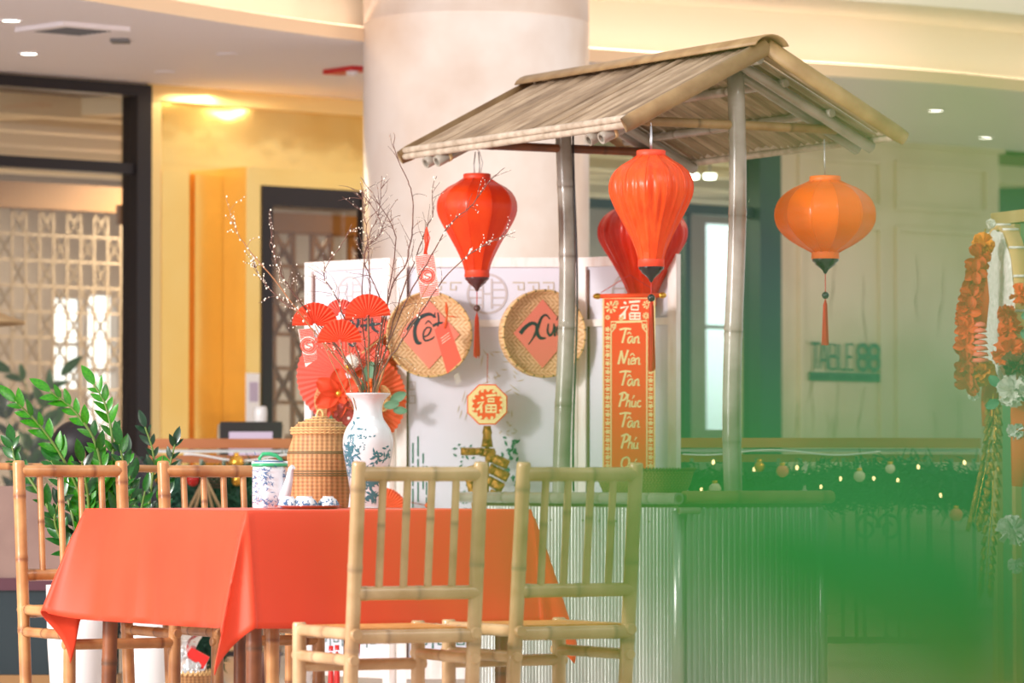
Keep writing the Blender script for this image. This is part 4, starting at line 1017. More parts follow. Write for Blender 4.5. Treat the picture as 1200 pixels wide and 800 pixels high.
def clothpt(u, v):
    x = min(max(u, 0), TA); y = min(max(v, 0), TL); du, dv = u - x, v - y; r = math.hypot(du, dv)
    if r < 1e-6: return TP(x, y, TZ + .004)
    base = TP(x, y, TZ); corner = abs(du) > 1e-6 and abs(dv) > 1e-6
    th_ = math.atan2(dv, du)                                       # direction of the overhang, all round the table
    per = x * 7.3 + y * 8.1
    out = .010 + .05 * r + r * (.022 * math.sin(per * 2.3 + .5) + .012 * math.sin(per * 5.1 + 1))
    if u < 0: out += .03 * r * math.exp(-((y - .62) / .02) ** 2)
    if v < 0: out += .02 * r * math.exp(-((x - .45) / .02) ** 2)
    push = Vector((0, 0, 0)); hz = (TR * math.cos(th_) + TB * math.sin(th_))
    ang = math.degrees(th_) % 360                                  # 180: left face, 270: near face
    bump_ = lambda c, w_: math.exp(-(((ang - c + 180) % 360 - 180) / w_) ** 2)
    def near_c(cx_, cy_): return math.exp(-math.hypot(x - cx_, y - cy_) * 7)
    n0, n1, n2 = near_c(0, 0), near_c(0, TL), near_c(TA, 0)
    out += r * n0 * (.16 * bump_(192, 22) + .10 * bump_(262, 14) - .04 * bump_(235, 14))
    push += -TR * (r * n0 * .20 * bump_(225, 22))
    out += r * n1 * (.34 * bump_(172, 24) + .0 * bump_(135, 20))
    out += r * n2 * (.12 * bump_(278, 18) + .28 * bump_(325, 24))
    drop = math.sqrt(max(r * r - (out - .01) ** 2, r * r * .5))
    if corner: drop = math.sqrt(max(r * r - (out * 1.0) ** 2 - push.length ** 2, r * r * .5))
    return base + (hz * out + push) * (1 - math.exp(-r / .03)) - Z3 * drop + Z3 * .004 * math.exp(-r / .01)
a = MB(); us = []; 
def axis(L):
    q = [-HG + HG * k / 16 for k in range(16)] + [-.004] + [L * k / 40 for k in range(41)] + [L + .004] + [L + HG * (k + 1) / 16 for k in range(16)]
    return sorted(q)
ux, vy = axis(TA), axis(TL)
vs = [clothpt(u, v) for u in ux for v in vy]; nv = len(vy)
a.add(vs, [(i * nv + j, (i + 1) * nv + j, (i + 1) * nv + j + 1, i * nv + j + 1) for i in range(len(ux) - 1) for j in range(nv - 1)], None, True)
cl = single(a, 'tablecloth', 'cloth_red', 'coral red cloth draped over the square table with hanging corners', 'tablecloth')
md = cl.modifiers.new('thick', 'SOLIDIFY'); md.thickness = .0025; md.offset = 1

# ================================================================ chairs
def make_chair(m, seed, back_h=.893):
    t = bpy.data.objects.new('bamboo_chair', None); C.objects.link(t)
    hw, dp = .175, .385
    def by(z): return .043 - .1 * z                                # the back posts lean
    for sx in (-1, 1):
        a = MB(); a.pole((sx * hw, by(0), 0), (sx * hw, by(back_h), back_h), .0195, gap=.235, seed=seed + sx, phase=.17); build(a, 'back_post', m, t, False)
        a = MB(); a.pole((sx * hw, dp, 0), (sx * hw, dp, .458), .0195, gap=.21, seed=seed + 5 + sx, phase=.2); build(a, 'front_leg', m, t, False)
        a = MB(); a.pole((sx * (hw - .003), by(.43) - .03, .437), (sx * (hw - .003), dp + .004, .437), .0165, gap=.16, seed=seed + 9 + sx); build(a, 'side_rail', m, t, False)
        a = MB(); a.pole((sx * hw, by(.35) - .026, .368), (sx * hw, dp + .028, .368), .0155, gap=.17, seed=seed + 12 + sx); build(a, 'side_stretcher', m, t, False)
        a = MB(); a.pole((sx * hw, by(.15), .15), (sx * hw, dp, .15), .0145, gap=.2, seed=seed + 15 + sx); build(a, 'side_stretcher', m, t, False)
    zt = back_h - .032
    a = MB(); a.pole((-hw + .004, by(zt), zt), (hw - .004, by(zt), zt), .0195, gap=.15, seed=seed + 20, bend=-.004); build(a, 'top_rail', m, t, False)
    a = MB(); a.pole((-hw - .01, by(.545), .545), (hw + .004, by(.545) - .004, .545), .0185, gap=.15, seed=seed + 21); build(a, 'lower_back_rail', m, t, False)
    a = MB(); a.pole((-hw - .004, by(.43) - .006, .43), (hw + .006, by(.43) - .006, .43), .0185, gap=.2, seed=seed + 22); build(a, 'rear_rail', m, t, False)
    a = MB(); a.pole((-hw, dp, .432), (hw, dp, .432), .0165, gap=.15, seed=seed + 23); build(a, 'front_rail', m, t, False)
    a = MB(); a.pole((-hw, dp, .34), (hw + .022, dp, .34), .0165, gap=.2, seed=seed + 24); build(a, 'front_stretcher', m, t, False)
    a = MB(); a.pole((-hw, dp, .13), (hw, dp, .13), .015, gap=.2, seed=seed + 25); build(a, 'front_stretcher', m, t, False)
    for k in range(4):
        x = -hw + (k + 1) * 2 * hw / 5
        a = MB(); a.pole((x, by(zt), zt - .005), (x, by(.55), .55), .0105, gap=.26, seg=9, seed=seed + 30 + k, rnd=False); build(a, 'spindle', m, t, False)
    a = MB()
    for k in range(16):
        y = .022 + k * .0225; a.box((0, y, .4485), (2 * hw - .006, .0205, .006))
    st = build(a, 'seat', 'seat_cane', t, False, kind='stuff')
    return t
def put(c, pL, pR, label, group='bamboo chairs round the red table', face=1):
    """pL, pR: ground points of left/right back posts as seen from behind the sitter"""
    pL, pR = Vector(pL), Vector(pR); mid = (pL + pR) / 2; X = (pR - pL).normalized()
    c.location = (mid.x, mid.y, 0); c.rotation_euler = (0, 0, math.atan2(X.y, X.x)); tag(c, label, 'chair', group)
ch = make_chair('bamboo_pale', 100)
XL, YA = (413.5 - 600) / F * 11.3, 11.28
put(ch, (XL, YA, 0), (XL + .35 * math.cos(.42), YA + .35 * math.sin(.42), 0), 'pale bamboo chair at the front left, back to the camera before the red cloth')
c2 = copy_tree(ch)
XL, YA = (604 - 600) / F * 11.55, 11.52
put(c2, (XL, YA, 0), (XL + .35 * math.cos(.50), YA + .35 * math.sin(.50), 0), 'pale bamboo chair at the front right, before the zinc counter')
ch3 = make_chair('bamboo_honey', 200, .905)
q0 = Vector((-1.54, 13.45, 0)); CR = Vector((.883, .469, 0))
put(ch3, q0 + CR * .355, q0, 'honey brown bamboo chair at the far left end of the table')
ch4 = copy_tree(ch3); q1 = Vector((-1.103, 13.69, 0))
put(ch4, q1 + CR * .355, q1, 'honey brown bamboo chair behind the teapot, second on the far side')
# thin bamboo barrier behind the far chairs
a_ = P(-60, 545, 14.2); b_ = P(345, 552, 14.4); t = thing('bamboo_barrier', 'thin bamboo rail running behind the two far chairs', 'barrier', ((a_.x + b_.x) / 2, 14.3, 0))
a = MB(); a.pole(a_, b_, .0125, gap=.3, seed=77, seg=9); build(a, 'rail', 'bamboo_honey', t)
for f in (.0, .985):
    p = a_.lerp(b_, f); a = MB(); a.pole((p.x, p.y + .02, 0), (p.x, p.y + .02, p.z), .015, seed=78); build(a, 'post', 'bamboo_honey', t)

# ================================================================ on the table
ZT = TZ + .0075
def leafclump(mb, surf, ca_, cz_, n, sa, sz, L, w_, R, droop=0):
    """leaf shaped brush marks on a surface of revolution; surf(z)->radius"""
    for _ in range(n):
        a0, z0 = ca_ + R.gauss(0, sa), cz_ + R.gauss(0, sz); an = R.uniform(0, 6.28) if not droop else R.gauss(-1.2, .5); l = L * R.uniform(.6, 1.3)
        r0 = surf(z0); pts = []
        for t, ww in ((0, .1), (.35, 1), (.7, .6), (1, .05)):
            zz = z0 + l * t * math.sin(an); aa = a0 + l * t * math.cos(an) / r0
            for sg in (1, -1):
                z2 = zz + sg * w_ / 2 * ww * math.cos(an); a2 = aa - sg * w_ / 2 * ww * math.sin(an) / r0; rr = surf(z2) + .0006
                pts.append((rr * math.cos(a2), rr * math.sin(a2), z2))
        mb.add(pts, [(2 * i, 2 * i + 1, 2 * i + 3, 2 * i + 2) for i in range(3)])
# vase
vprof = [(0, 0), (.048, 0), (.051, .004), (.052, .02), (.056, .06), (.064, .11), (.073, .16), (.0765, .19), (.075, .215), (.067, .24), (.054, .26), (.047, .272), (.043, .29), (.044, .31), (.052, .328), (.066, .342), (.068, .346), (.064, .346), (.05, .33), (.04, .31), (.038, .28), (.0, .27)]
def vsurf(z):
    for (r0, z0), (r1, z1) in zip(vprof[1:17], vprof[2:17]):
        if z0 <= z <= z1: return r0 + (r1 - r0) * (z - z0) / max(1e-6, z1 - z0)
    return .05
YV = 12.9; vx = P(431, 598, YV).x
va = thing('porcelain_vase', 'white porcelain vase with blue painted foliage holding the branches', 'vase', (vx, YV, ZT))
# smooth profile
def smoothprof(pr, n=4):
    out = []
    for i in range(len(pr) - 1):
        p = [pr[max(i - 1, 0)], pr[i], pr[i + 1], pr[min(i + 2, len(pr) - 1)]]
        for j in range(n):
            t = j / n
            out.append(tuple(.5 * (2 * p[1][k] + (p[2][k] - p[0][k]) * t + (2 * p[0][k] - 5 * p[1][k] + 4 * p[2][k] - p[3][k]) * t * t + (3 * p[1][k] - p[0][k] - 3 * p[2][k] + p[3][k]) * t ** 3) for k in (0, 1)))
    return [(max(0, r), z) for r, z in out + [pr[-1]]]
a = MB(); a.lathe(smoothprof(vprof, 3), (0, 0, 0), 48); body = build(a, 'body', 'porcelain', va, False)
R = random.Random(9); g = MB(); F_ = -PI / 2
for ca_, cz_, n, sa, sz, L, w_ in ((F_ - .75, .175, 60, .2, .03, .026, .007), (F_ - .9, .12, 30, .16, .03, .03, .005), (F_ - .2, .225, 14, .2, .008, .012, .005), (F_ + .35, .15, 16, .12, .014, .016, .007), (F_ + .9, .16, 16, .15, .014, .016, .007), (F_ + .1, .085, 60, .25, .016, .024, .008), (F_ + .25, .035, 22, .2, .006, .022, .008), (F_ - .2, .19, 10, .2, .01, .01, .004), (F_ - .6, .22, 12, .1, .01, .014, .004), (F_ + .6, .1, 10, .2, .01, .014, .006)):
    leafclump(g, vsurf, ca_, cz_, n, sa, sz, L, w_, R)
build(g, 'painted_foliage', 'cobalt_teal', body, False, kind='stuff')
g = MB()
for k in range(26):
    a0 = F_ - 1.15 + R.gauss(0, .18); z0 = R.uniform(.05, .2)
    leafclump(g, vsurf, a0, z0, 1, .01, .01, .045, .004, R)
build(g, 'painted_rocks', 'cobalt_pale', body, False, kind='stuff')

# lidded wicker jar
YJ = 13.05; jx = P(375, 590, YJ).x
jr = thing('wicker_jar', 'lidded wicker basket jar standing beside the vase', 'basket', (jx, YJ, ZT))
jp = [(0, 0), (.084, 0), (.087, .006), (.091, .05), (.096, .1), (.1, .14), (.101, .158), (.097, .178), (.089, .2), (.085, .212), (.084, .222), (.0, .222)]
a = MB(); a.lathe(smoothprof(jp[1:-1], 3), (0, 0, 0), 60, lambda an, i: 1 + .006 * math.sin(an * 30)); build(a, 'body', 'jar_weave', jr, False)
def bandring(mb, r, z, th, n=64, amp=0, fr=0): mb.tube([((r + amp * math.sin(fr * k)) * math.cos(2 * PI * k / n), (r + amp * math.sin(fr * k)) * math.sin(2 * PI * k / n), z + amp * math.cos(fr * k)) for k in range(n + 1)], th, 5)
a = MB(); bandring(a, .0995, .166, .0025); bandring(a, .0985, .171, .002); build(a, 'upper_band', 'rattan_dark', jr, False)
a = MB(); bandring(a, .0955, .105, .0025); bandring(a, .0962, .112, .0025); bandring(a, .095, .098, .0025); build(a, 'middle_band', 'rattan_dark', jr, False)
a = MB(); bandring(a, .083, .008, .004); build(a, 'foot_band', 'rattan_dark', jr, False)
lid = MB(); lid.lathe([(.086, .222), (.088, .225), (.09, .238), (.086, .243), (.07, .256), (.045, .268), (.02, .276), (0, .278)], (0, 0, 0), 60, lambda an, i: 1 + .008 * math.sin(an * 26 + i)); ld_ = build(lid, 'lid', 'jar_weave', jr, False)
a = MB()
for r, z in ((.0885, .228), (.09, .237), (.087, .244)): bandring(a, r, z, .0022, 120, .0012, 1.7)
build(a, 'braided_rim', 'rattan_band', ld_, False, kind='stuff')
a = MB()
for r, z in ((.066, .26), (.045, .269), (.022, .277)): bandring(a, r, z, .002, 70, .001, 1.9)
build(a, 'lid_rings', 'rattan_band', ld_, False, kind='stuff')
a = MB(); a.tube([(.009 * math.cos(t), .0, .283 + .016 * math.sin(t)) for t in [PI * k / 8 - .3 for k in range(11)]], .004, 6); build(a, 'loop_handle', 'rattan_band', ld_, False)

# teapot
YP = 12.75; tx = P(316, 598, YP).x
tp = thing('porcelain_teapot', 'white blue-printed porcelain teapot with green rim and handle', 'teapot', (tx, YP, ZT))
def ngon(mb, rr, seg=6, rot=.3):
    vs = []
    for r, z in rr:
        for k in range(seg * 4):
            an = 2 * PI * k / (seg * 4) + rot; f = math.cos(PI / seg) / math.cos(((an - rot) % (2 * PI / seg)) - PI / seg); q = r * (1 * .35 + f * .65)
            vs.append((q * math.cos(an), q * math.sin(an), z))
    n = seg * 4; mb.add(vs, [(i * n + k, i * n + (k + 1) % n, (i + 1) * n + (k + 1) % n, (i + 1) * n + k) for i in range(len(rr) - 1) for k in range(n)], None, True)
a = MB(); ngon(a, [(0, 0), (.05, 0), (.053, .003), (.0535, .05), (.053, .11), (.052, .125), (.045, .13), (0, .132)]); tb_ = build(a, 'body', 'porcelain', tp, False)
a = MB(); a.lathe([(.049, .124), (.0545, .126), (.0545, .133), (.048, .135)], (0, 0, 0), 32); build(a, 'green_rim', 'green_enamel', tb_, False)
a = MB(); a.lathe([(.046, .134), (.044, .14), (.02, .146), (0, .147)], (-.002, 0, 0), 28); tl = build(a, 'lid', 'porcelain', tp, False)
a = MB(); a.lathe([(.044, .138), (.0455, .14), (.043, .1425)], (-.002, 0, 0), 28); build(a, 'lid_ring', 'cobalt', tl, False)
a = MB(); a.tube([(-.026, -.01, .135), (-.03, -.01, .15), (-.02, -.012, .162), (0, -.012, .163), (.02, -.01, .158), (.034, -.008, .146), (.038, -.006, .136)], [.004, .005, .006, .0062, .006, .005, .004], 8); build(a, 'handle', 'green_enamel', tp, False)
a = MB(); a.tube([(.03, -.02, .02), (.05, -.034, .045), (.06, -.042, .085), (.066, -.046, .118), (.073, -.05, .124)], [.02, .017, .0115, .009, .0085], 12); build(a, 'spout', 'porcelain', tp, False)
a = MB(); a.box((.047, .0, .133), (.014, .02, .016)); build(a, 'handle_lug', 'porcelain', tp, False)
a = MB(); a.box((-.047, .0, .133), (.014, .02, .016)); build(a, 'handle_lug', 'porcelain', tp, False)
g = MB(); ts = lambda z: .0538
for ca_, cz_, n, sa, sz, L, w_ in ((F_ - .1, .085, 34, .18, .018, .014, .003), (F_ - .9, .07, 30, .16, .028, .014, .003), (F_ - .2, .02, 24, .35, .008, .016, .0025), (F_ + .5, .03, 10, .2, .008, .012, .0025), (F_ - .6, .115, 22, .4, .002, .006, .003), (F_ + 1.2, .1, 8, .1, .008, .01, .005)): leafclump(g, ts, ca_, cz_, n, sa, sz, L, w_, R)
build(g, 'blue_print', 'cobalt', tb_, False, kind='stuff')

# plate with upturned cups
YC = 12.6; cx0 = P(361, 596, YC).x
pl = thing('round_tray', 'round reddish serving tray carrying three upturned tea cups', 'tray', (cx0, YC, ZT))
a = MB(); a.lathe([(0, 0), (.085, 0), (.098, .007), (.1, .01), (.096, .01), (.084, .004), (0, .004)], (0, 0, 0), 40); build(a, 'dish', 'plate_wood', pl, False)
for i, (dx, dy, lb) in enumerate(((-.057, -.03, 'upturned blue and white tea cup, leftmost on the tray'), (-.002, -.045, 'upturned blue and white tea cup, middle one on the tray'), (.06, -.02, 'upturned blue and white tea cup, rightmost on the tray'), (-.02, .04, 'upturned blue and white tea cup at the back of the tray'))):
    c = thing('tea_cup', lb, 'cup', (cx0 + dx, YC + dy, ZT + .0045), i * 1.3, 'tea cups on the tray')
    a = MB(); cpf = [(.0325, 0), (.0335, .002), (.031, .012), (.025, .022), (.018, .027), (.0165, .029), (.0165, .032), (.0145, .032), (.0145, .029), (0, .028)]; a.lathe(smoothprof(cpf, 2), (0, 0, 0), 28); b_ = build(a, 'bowl', 'porcelain', c, False)
    g = MB(); cs = lambda z: .0338 - max(0, z - .002) * .24 if z < .012 else .0314 - (z - .012) * .6
    for k in range(6): leafclump(g, cs, k * 1.05 + .3, .012, 14, .2, .004, .009, .004, R)
    build(g, 'blue_print', 'cobalt', b_, False, kind='stuff')

# ================================================================ flowering branches in the vase
R = random.Random(33); vb = P(431, 470, YV)
def smooth(pts, n=5):
    out = []
    for i in range(len(pts) - 1):
        p = [pts[max(i - 1, 0)], pts[i], pts[i + 1], pts[min(i + 2, len(pts) - 1)]]
        for j in range(n):
            t = j / n; out.append(.5 * (2 * p[1] + (p[2] - p[0]) * t + (2 * p[0] - 5 * p[1] + 4 * p[2] - p[3]) * t * t + (3 * p[1] - p[0] - 3 * p[2] + p[3]) * t ** 3))
    return out + [pts[-1]]
def branch(pxs, dY, r0, label, ntw, buds, mt='bark', tl=.1, spread=1.0, flower=0):
    n = len(pxs); pts = [Vector((vx + R.uniform(-.02, .02), YV + R.uniform(-.02, .02), ZT + .10 + R.uniform(0, .05)))]
    pts += [P(x, y, YV + dY * ((k + 1) / n) ** 1.2) for k, (x, y) in enumerate(pxs)]
    pts = smooth(pts); N_ = len(pts); t = thing('flowering_branch', label, 'branch', tuple(pts[0]), 0, 'blossom branches in the vase')
    a = MB(); pts = [p + Vector((R.gauss(0, .0012), 0, R.gauss(0, .0012))) for p in pts]
    rad = [r0 * .72 * (1 - i / (N_ - 1)) ** .7 + .0008 for i in range(N_)]; a.tube(pts, rad, 6); build(a, 'stem', mt, t)
    tw = MB(); bd = MB(); 
    def bud(p, s): bd.ball(p, s, 5, 4, (1, 1, 1.3))
    for i in range(int(N_ * .3), N_):
        for _ in range(buds):
            if R.random() < .5: bud(pts[i] + Vector((R.uniform(-.002, .002), R.uniform(-.002, .002), R.uniform(-.003, .003))), R.uniform(.0007, .0012))
    for _ in range(int(ntw * 1.7)):
        i = R.randint(int(N_ * .28), N_ - 3); d = (pts[i + 1] - pts[i]).normalized(); sd = Vector((R.gauss(0, 1), R.gauss(0, .5), R.gauss(0, 1))).normalized()
        q = pts[i]; dd = (d * .9 + sd * .75 * spread).normalized(); tp_ = [q]; L = R.uniform(.35, 1.15) * tl * (1.2 - i / N_ * .5)
        cv_ = Vector((R.gauss(0, .15), R.gauss(0, .1), R.gauss(.05, .15)))
        for k in range(6): dd = (dd + cv_ * .9 + Vector((R.gauss(0, .08), 0, R.gauss(0, .08)))).normalized(); q = q + dd * L / 6; tp_.append(q)
        tw.tube(tp_, [.0009 - .00007 * k for k in range(7)], 4, cap=False)
        for k in range(2, 7):
            if R.random() < .3 + .5 * flower: bud(tp_[k] + Vector((R.gauss(0, .002), 0, R.gauss(0, .002))), R.uniform(.0009, .0014 + .0013 * flower))
    if flower:
        for _ in range(int(6 + 14 * flower)):
            i = R.randint(int(N_ * .45), N_ - 1); bud(pts[i] + Vector((R.gauss(0, .003), R.gauss(0, .003), R.gauss(0, .004))), R.uniform(.0018, .0036))
    build(tw, 'twigs', mt, t, kind='stuff'); build(bd, 'buds', 'bud' if (flower or mt != 'bark') else 'bark_pale', t, kind='stuff')
branch([(425, 465), (398, 424), (365, 385), (322, 328), (290, 291), (273, 262), (265, 231)], -.15, .0026, 'long branch arching far left over the door, white buds at its tip', 8, 0, 'bark_pale', .09, .8, .8)
branch([(427, 465), (405, 420), (376, 382), (350, 352), (330, 322), (322, 300), (318, 272), (317, 247)], -.1, .0026, 'branch with an upright tip in front of the black door frame', 12, 1, 'bark', .08, 1, .5)
branch([(424, 465), (392, 405), (362, 372), (330, 352), (305, 325), (296, 300)], .05, .0022, 'short leftward branch dense with small white blossoms', 14, 1, 'bark', .08, 1, 1)
branch([(430, 465), (424, 430), (408, 382), (392, 345), (380, 318), (402, 285), (412, 262)], -.05, .0026, 'branch with curly twigs in front of the left screen panel', 20, 1, 'bark', .09, 1.3, .6)
branch([(432, 465), (432, 420), (432, 370), (434, 337), (431, 285), (427, 250), (423, 213)], 0, .0028, 'straight branch rising beside the column edge', 16, 1, 'bark', .1, 1, .1)
branch([(433, 465), (428, 410), (424, 350), (431, 280), (444, 252), (447, 206)], .1, .0022, 'slender branch forking upward before the marble column', 12, 1, 'bark', .09, 1, .1)
branch([(436, 465), (446, 415), (455, 345), (463, 278), (445, 240), (422, 207)], .1, .0024, 'branch bending back leftward across the column', 10, 1, 'bark', .1, .9, 0)
branch([(438, 465), (445, 400), (459, 337), (476, 307), (483, 269), (484, 235), (478, 212), (464, 181), (462, 157)], .05, .003, 'tallest wavy branch reaching high on the marble column', 8, 2, 'bark', .08, .9, 0)
branch([(437, 465), (450, 430), (476, 392), (514, 335), (542, 304), (571, 285), (604, 271)], -.2, .0028, 'branch stretching right across the left silk lantern', 12, 1, 'bark', .09, .9, .6)
branch([(438, 465), (452, 410), (478, 348), (505, 300), (525, 265), (550, 243), (571, 216), (590, 197)], .0, .0024, 'thin branch slanting up right past the lantern top', 12, 1, 'bark', .08, .9, .2)
branch([(439, 465), (455, 400), (472, 340), (492, 290), (500, 266), (508, 250), (506, 222), (512, 206)], .1, .0022, 'fine branch with the upper patterned envelope on it', 12, 1, 'bark', .08, 1.1, .1)
branch([(441, 465), (453, 425), (468, 394), (482, 368), (506, 328)], -.08, .0048, 'thick tan branch crossing the left woven tray', 2, 0, 'bark_pale', .05, .6, 0)
branch([(436, 465), (440, 420), (448, 360), (426, 300), (448, 268), (424, 225)], .05, .002, 'wispy branch with many crossing twigs above the paper fans', 22, 1, 'bark', .1, 1.3, .3)

# hanging envelopes
def quad_tag(name, corners, Y, m, label, tassel=None, bow=None, pattern=False, cat='envelope'):
    pts = [P(x, y, Y) for x, y in corners]; c = sum(pts, Vector()) / len(pts)
    t = thing(name, label, cat, tuple(c)); a = MB(); n = len(pts); a.add([p for p in pts] + [p + Vector((0, .003, 0)) for p in pts], [tuple(range(n)), tuple(range(n, 2 * n))[::-1]] + [(i, n + i, n + (i + 1) % n, (i + 1) % n) for i in range(n)])
    sh = build(a, 'paper', m, t)
    s = Y / F; g = MB()
    if pattern:
        e0 = pts[1] - pts[0]; cc = (pts[0] + pts[1] + pts[2] + pts[3]) / 4; up = ((pts[0] + pts[1]) / 2 - (pts[2] + pts[3]) / 2); Hh_ = up.length; up.normalize(); X = e0.normalized(); wv = e0.length; o_ = cc - Vector((0, .0015, 0))
        for k in range(26):
            yy = Hh_ * (.5 - (k + .6) / 26.5); hw = wv * .46; sk = (pts[0] + pts[3]) / 2 - cc
            sh_x = 0
            if abs(yy) < 11 * s:
                q = math.sqrt(max(0, (11 * s) ** 2 - yy ** 2))
                if hw > q + .001:
                    g.stroke([(-hw, yy), (-q, yy)], .9 * s, o_, X, up, (0, -1, 0), .0004, 1); g.stroke([(q, yy), (hw, yy)], .9 * s, o_, X, up, (0, -1, 0), .0004, 1)
            else: g.stroke([(-hw, yy), (hw, yy)], .9 * s, o_, X, up, (0, -1, 0), .0004, 1)
        ring(g, (0, 0), 9 * s, 1.2 * s, o_, X, up, Vector((0, -1, 0)), .0004); ring(g, (0, 0), 6.5 * s, 2.4 * s, o_, X, up, Vector((0, -1, 0)), .0004)
        g.stroke([(3 * s, 3 * s), (0, 4 * s), (-3 * s, 2 * s), (0, 0), (3 * s, -2 * s), (0, -4 * s), (-3 * s, -3 * s)], 1.3 * s, o_, X, up, (0, -1, 0), .0005, 4)
        build(g, 'print', 'envelope_red', sh, kind='stuff')
    else:
        up = (pts[0] - pts[3]).normalized(); X = (pts[1] - pts[0]).normalized(); o_ = (pts[0] + pts[1]) / 2 - Vector((0, .0008, 0))
        for k in range(3): g.stroke([(-5 * s, (-14 - k * 3) * s), (7 * s, (-14 - k * 3) * s)], .6 * s, o_, X, up, (0, -1, 0), .0004, 1)
        for k in range(4): g.stroke([(-2 * s, (-62 - k * 3) * s), (5 * s, (-62 - k * 3) * s)], .7 * s, o_, X, up, (0, -1, 0), .0004, 1)
        build(g, 'small_print', 'print_white', sh, kind='stuff')
    if tassel:
        b = MB(); p, q = P(*tassel[0], Y), P(*tassel[1], Y)
        for k in range(10): b.tube([p, p.lerp(q, .4) + Vector((R.gauss(0, .004), R.gauss(0, .003), 0)), q + Vector((R.gauss(0, .002), 0, 0))], .0016, 4)
        build(b, 'tassel', 'paper_red_fan', t, kind='stuff')
    if bow:
        p = P(*bow, Y - .004)
        for dx, dz, ww in ((-.004, .055, .014), (.045, -.006, .014), (-.01, -.05, .008)):
            b = MB(); b.tube([p, p + Vector((dx * .5, -.006, dz * .5)), p + Vector((dx, 0, dz))], [.003, ww / 2, .002], 8, flat=.4); build(b, 'ribbon', 'bloom_orange', t)
    return t
def prism_tag(corners, Y, label, tassel=None):
    """elongated hexagonal patterned envelope"""
    t = quad_tag('patterned_envelope', corners, Y, 'bloom_white', label, tassel=tassel, pattern=True)
    pts = [P(x, y, Y) for x, y in corners]
    return t
prism_tag([(485, 300), (509, 297), (515, 346), (493, 350)], YV + .02, 'pink patterned envelope hanging by a red tassel above the left tray', tassel=((500, 266), (499, 298)))
prism_tag([(349, 386), (367, 384), (372, 420), (358, 430)], YV - .02, 'pink patterned envelope hanging below the leftmost paper fan')
quad_tag('red_envelope', [(509, 386), (524, 375), (541, 422), (524, 438)], 16.86, 'envelope_red', 'coral red lucky envelope tied with a ribbon over the left tray', bow=(524, 370))

# ================================================================ paper fans on sticks and the rosette decoration
def pleat(mb, c, X, Y, N, r0, r1, a0, a1, n, depth, edge=.0):
    vs = []; c = Vector(c)
    for k in range(2 * n + 1):
        an = a0 + (a1 - a0) * k / (2 * n); off = depth * (1 if k % 2 else -1)
        for r, o_ in ((r0, off * .2), ((r0 + r1) / 2, off * .6), (r1 * (1 - (edge if k % 2 else 0)), off)): vs.append(c + X * r * math.cos(an) + Y * r * math.sin(an) + N * o_)
    mb.add(vs, [(3 * k + j, 3 * k + 3 + j, 3 * k + 4 + j, 3 * k + 1 + j) for k in range(2 * n) for j in range(2)])
XX = Vector((1, 0, 0)); NN = Vector((0, -1, 0))
def fan(px, py, rpx, Y, tilt, label, m='paper_red_fan', stick=(436, 468), sweep=PI):
    s = Y / F; c = P(px, py, Y); t = thing('paper_fan', label, 'fan', tuple(c), 0, 'red paper fans in the vase'); X = (XX * math.cos(tilt) + Z3 * math.sin(tilt)).normalized(); Y_ = N_ = None
    Yv = (-XX * math.sin(tilt) + Z3 * math.cos(tilt))
    a = MB(); pleat(a, c, X, Yv, NN, .006, rpx * s, (PI - sweep) / 2 - .05, (PI + sweep) / 2 + .05, 15, .0045, .02); b_ = build(a, 'pleats', m, t)
    b_.modifiers.new('t', 'SOLIDIFY').thickness = .0008
    q = Vector((vx + R.uniform(-.015, .015), YV, ZT + .2)); a = MB(); a.tube([c + Vector((0, .004, 0)), c.lerp(q, .5) + Vector((0, .01, 0)), q], .0016, 5); build(a, 'stick', 'bark_pale', t)
fan(369, 381, 27, YV - .04, -.05, 'red pleated paper fan, leftmost of those in the vase')
fan(431, 371, 27, YV - .03, .12, 'red pleated paper fan, highest at the right of the vase fans')
fan(398, 400, 26, YV - .1, .02, 'red pleated paper fan, lowest and in front of the others')
fan(399, 368, 18, YV + .12, .2, 'small red pleated paper fan tucked behind the others', 'paper_coral', sweep=PI * 1.1)

YD = 17.0
def DP(px, py, dy=0): return P(px, py, YD + dy)
sD = YD / F
rd = thing('rosette_decoration', 'big red paper rosette and flower decoration on the left screen panel', 'decoration', tuple(DP(412, 445)))
for px, py, r, dy, m, a0, a1, n in ((426, 412, 47, .08, 'paper_orange_red', -.9, 3.3, 34), (420, 468, 57, .04, 'paper_orange_red', -2.0, 1.9, 34), (405, 440, 58, .0, 'paper_coral', .4, 5.4, 40)):
    a = MB(); pleat(a, DP(px, py, dy), XX, Z3, NN, .01, r * sD, a0, a1, n, .006, .03); o_ = build(a, 'rosette', m, rd); o_.modifiers.new('t', 'SOLIDIFY').thickness = .001
a = MB(); c = DP(428, 381, -.03); h = 33 * sD; a.prism([(-h, .1 * h), (-.1 * h, -h * .9), (h * .95, -.1 * h), (.15 * h, h * .8)], c, XX, Z3, NN, .003); pp_ = build(a, 'red_paper', 'paper_red', rd)
a = MB(); 
for pts, wd in (([(409, 372), (414, 380), (411, 387)], [2, 4, 2]), ([(418, 370), (420, 378), (416, 388), (424, 389)], [3, 4, 4, 2]), ([(426, 376), (432, 374), (428, 388)], [2, 3.5, 2.5]), ([(422, 382), (438, 380), (448, 379)], [3, 4, 1.5]), ([(436, 372), (437, 384), (444, 390)], [2, 4, 2]), ([(408, 402), (413, 405), (417, 401)], [2, 4, 3])):
    a.stroke([((x - 428) * sD, (381 - y) * sD) for x, y in pts], [q * sD for q in wd], c, XX, Z3, NN, .0042)
build(a, 'calligraphy', 'ink', pp_, kind='stuff')
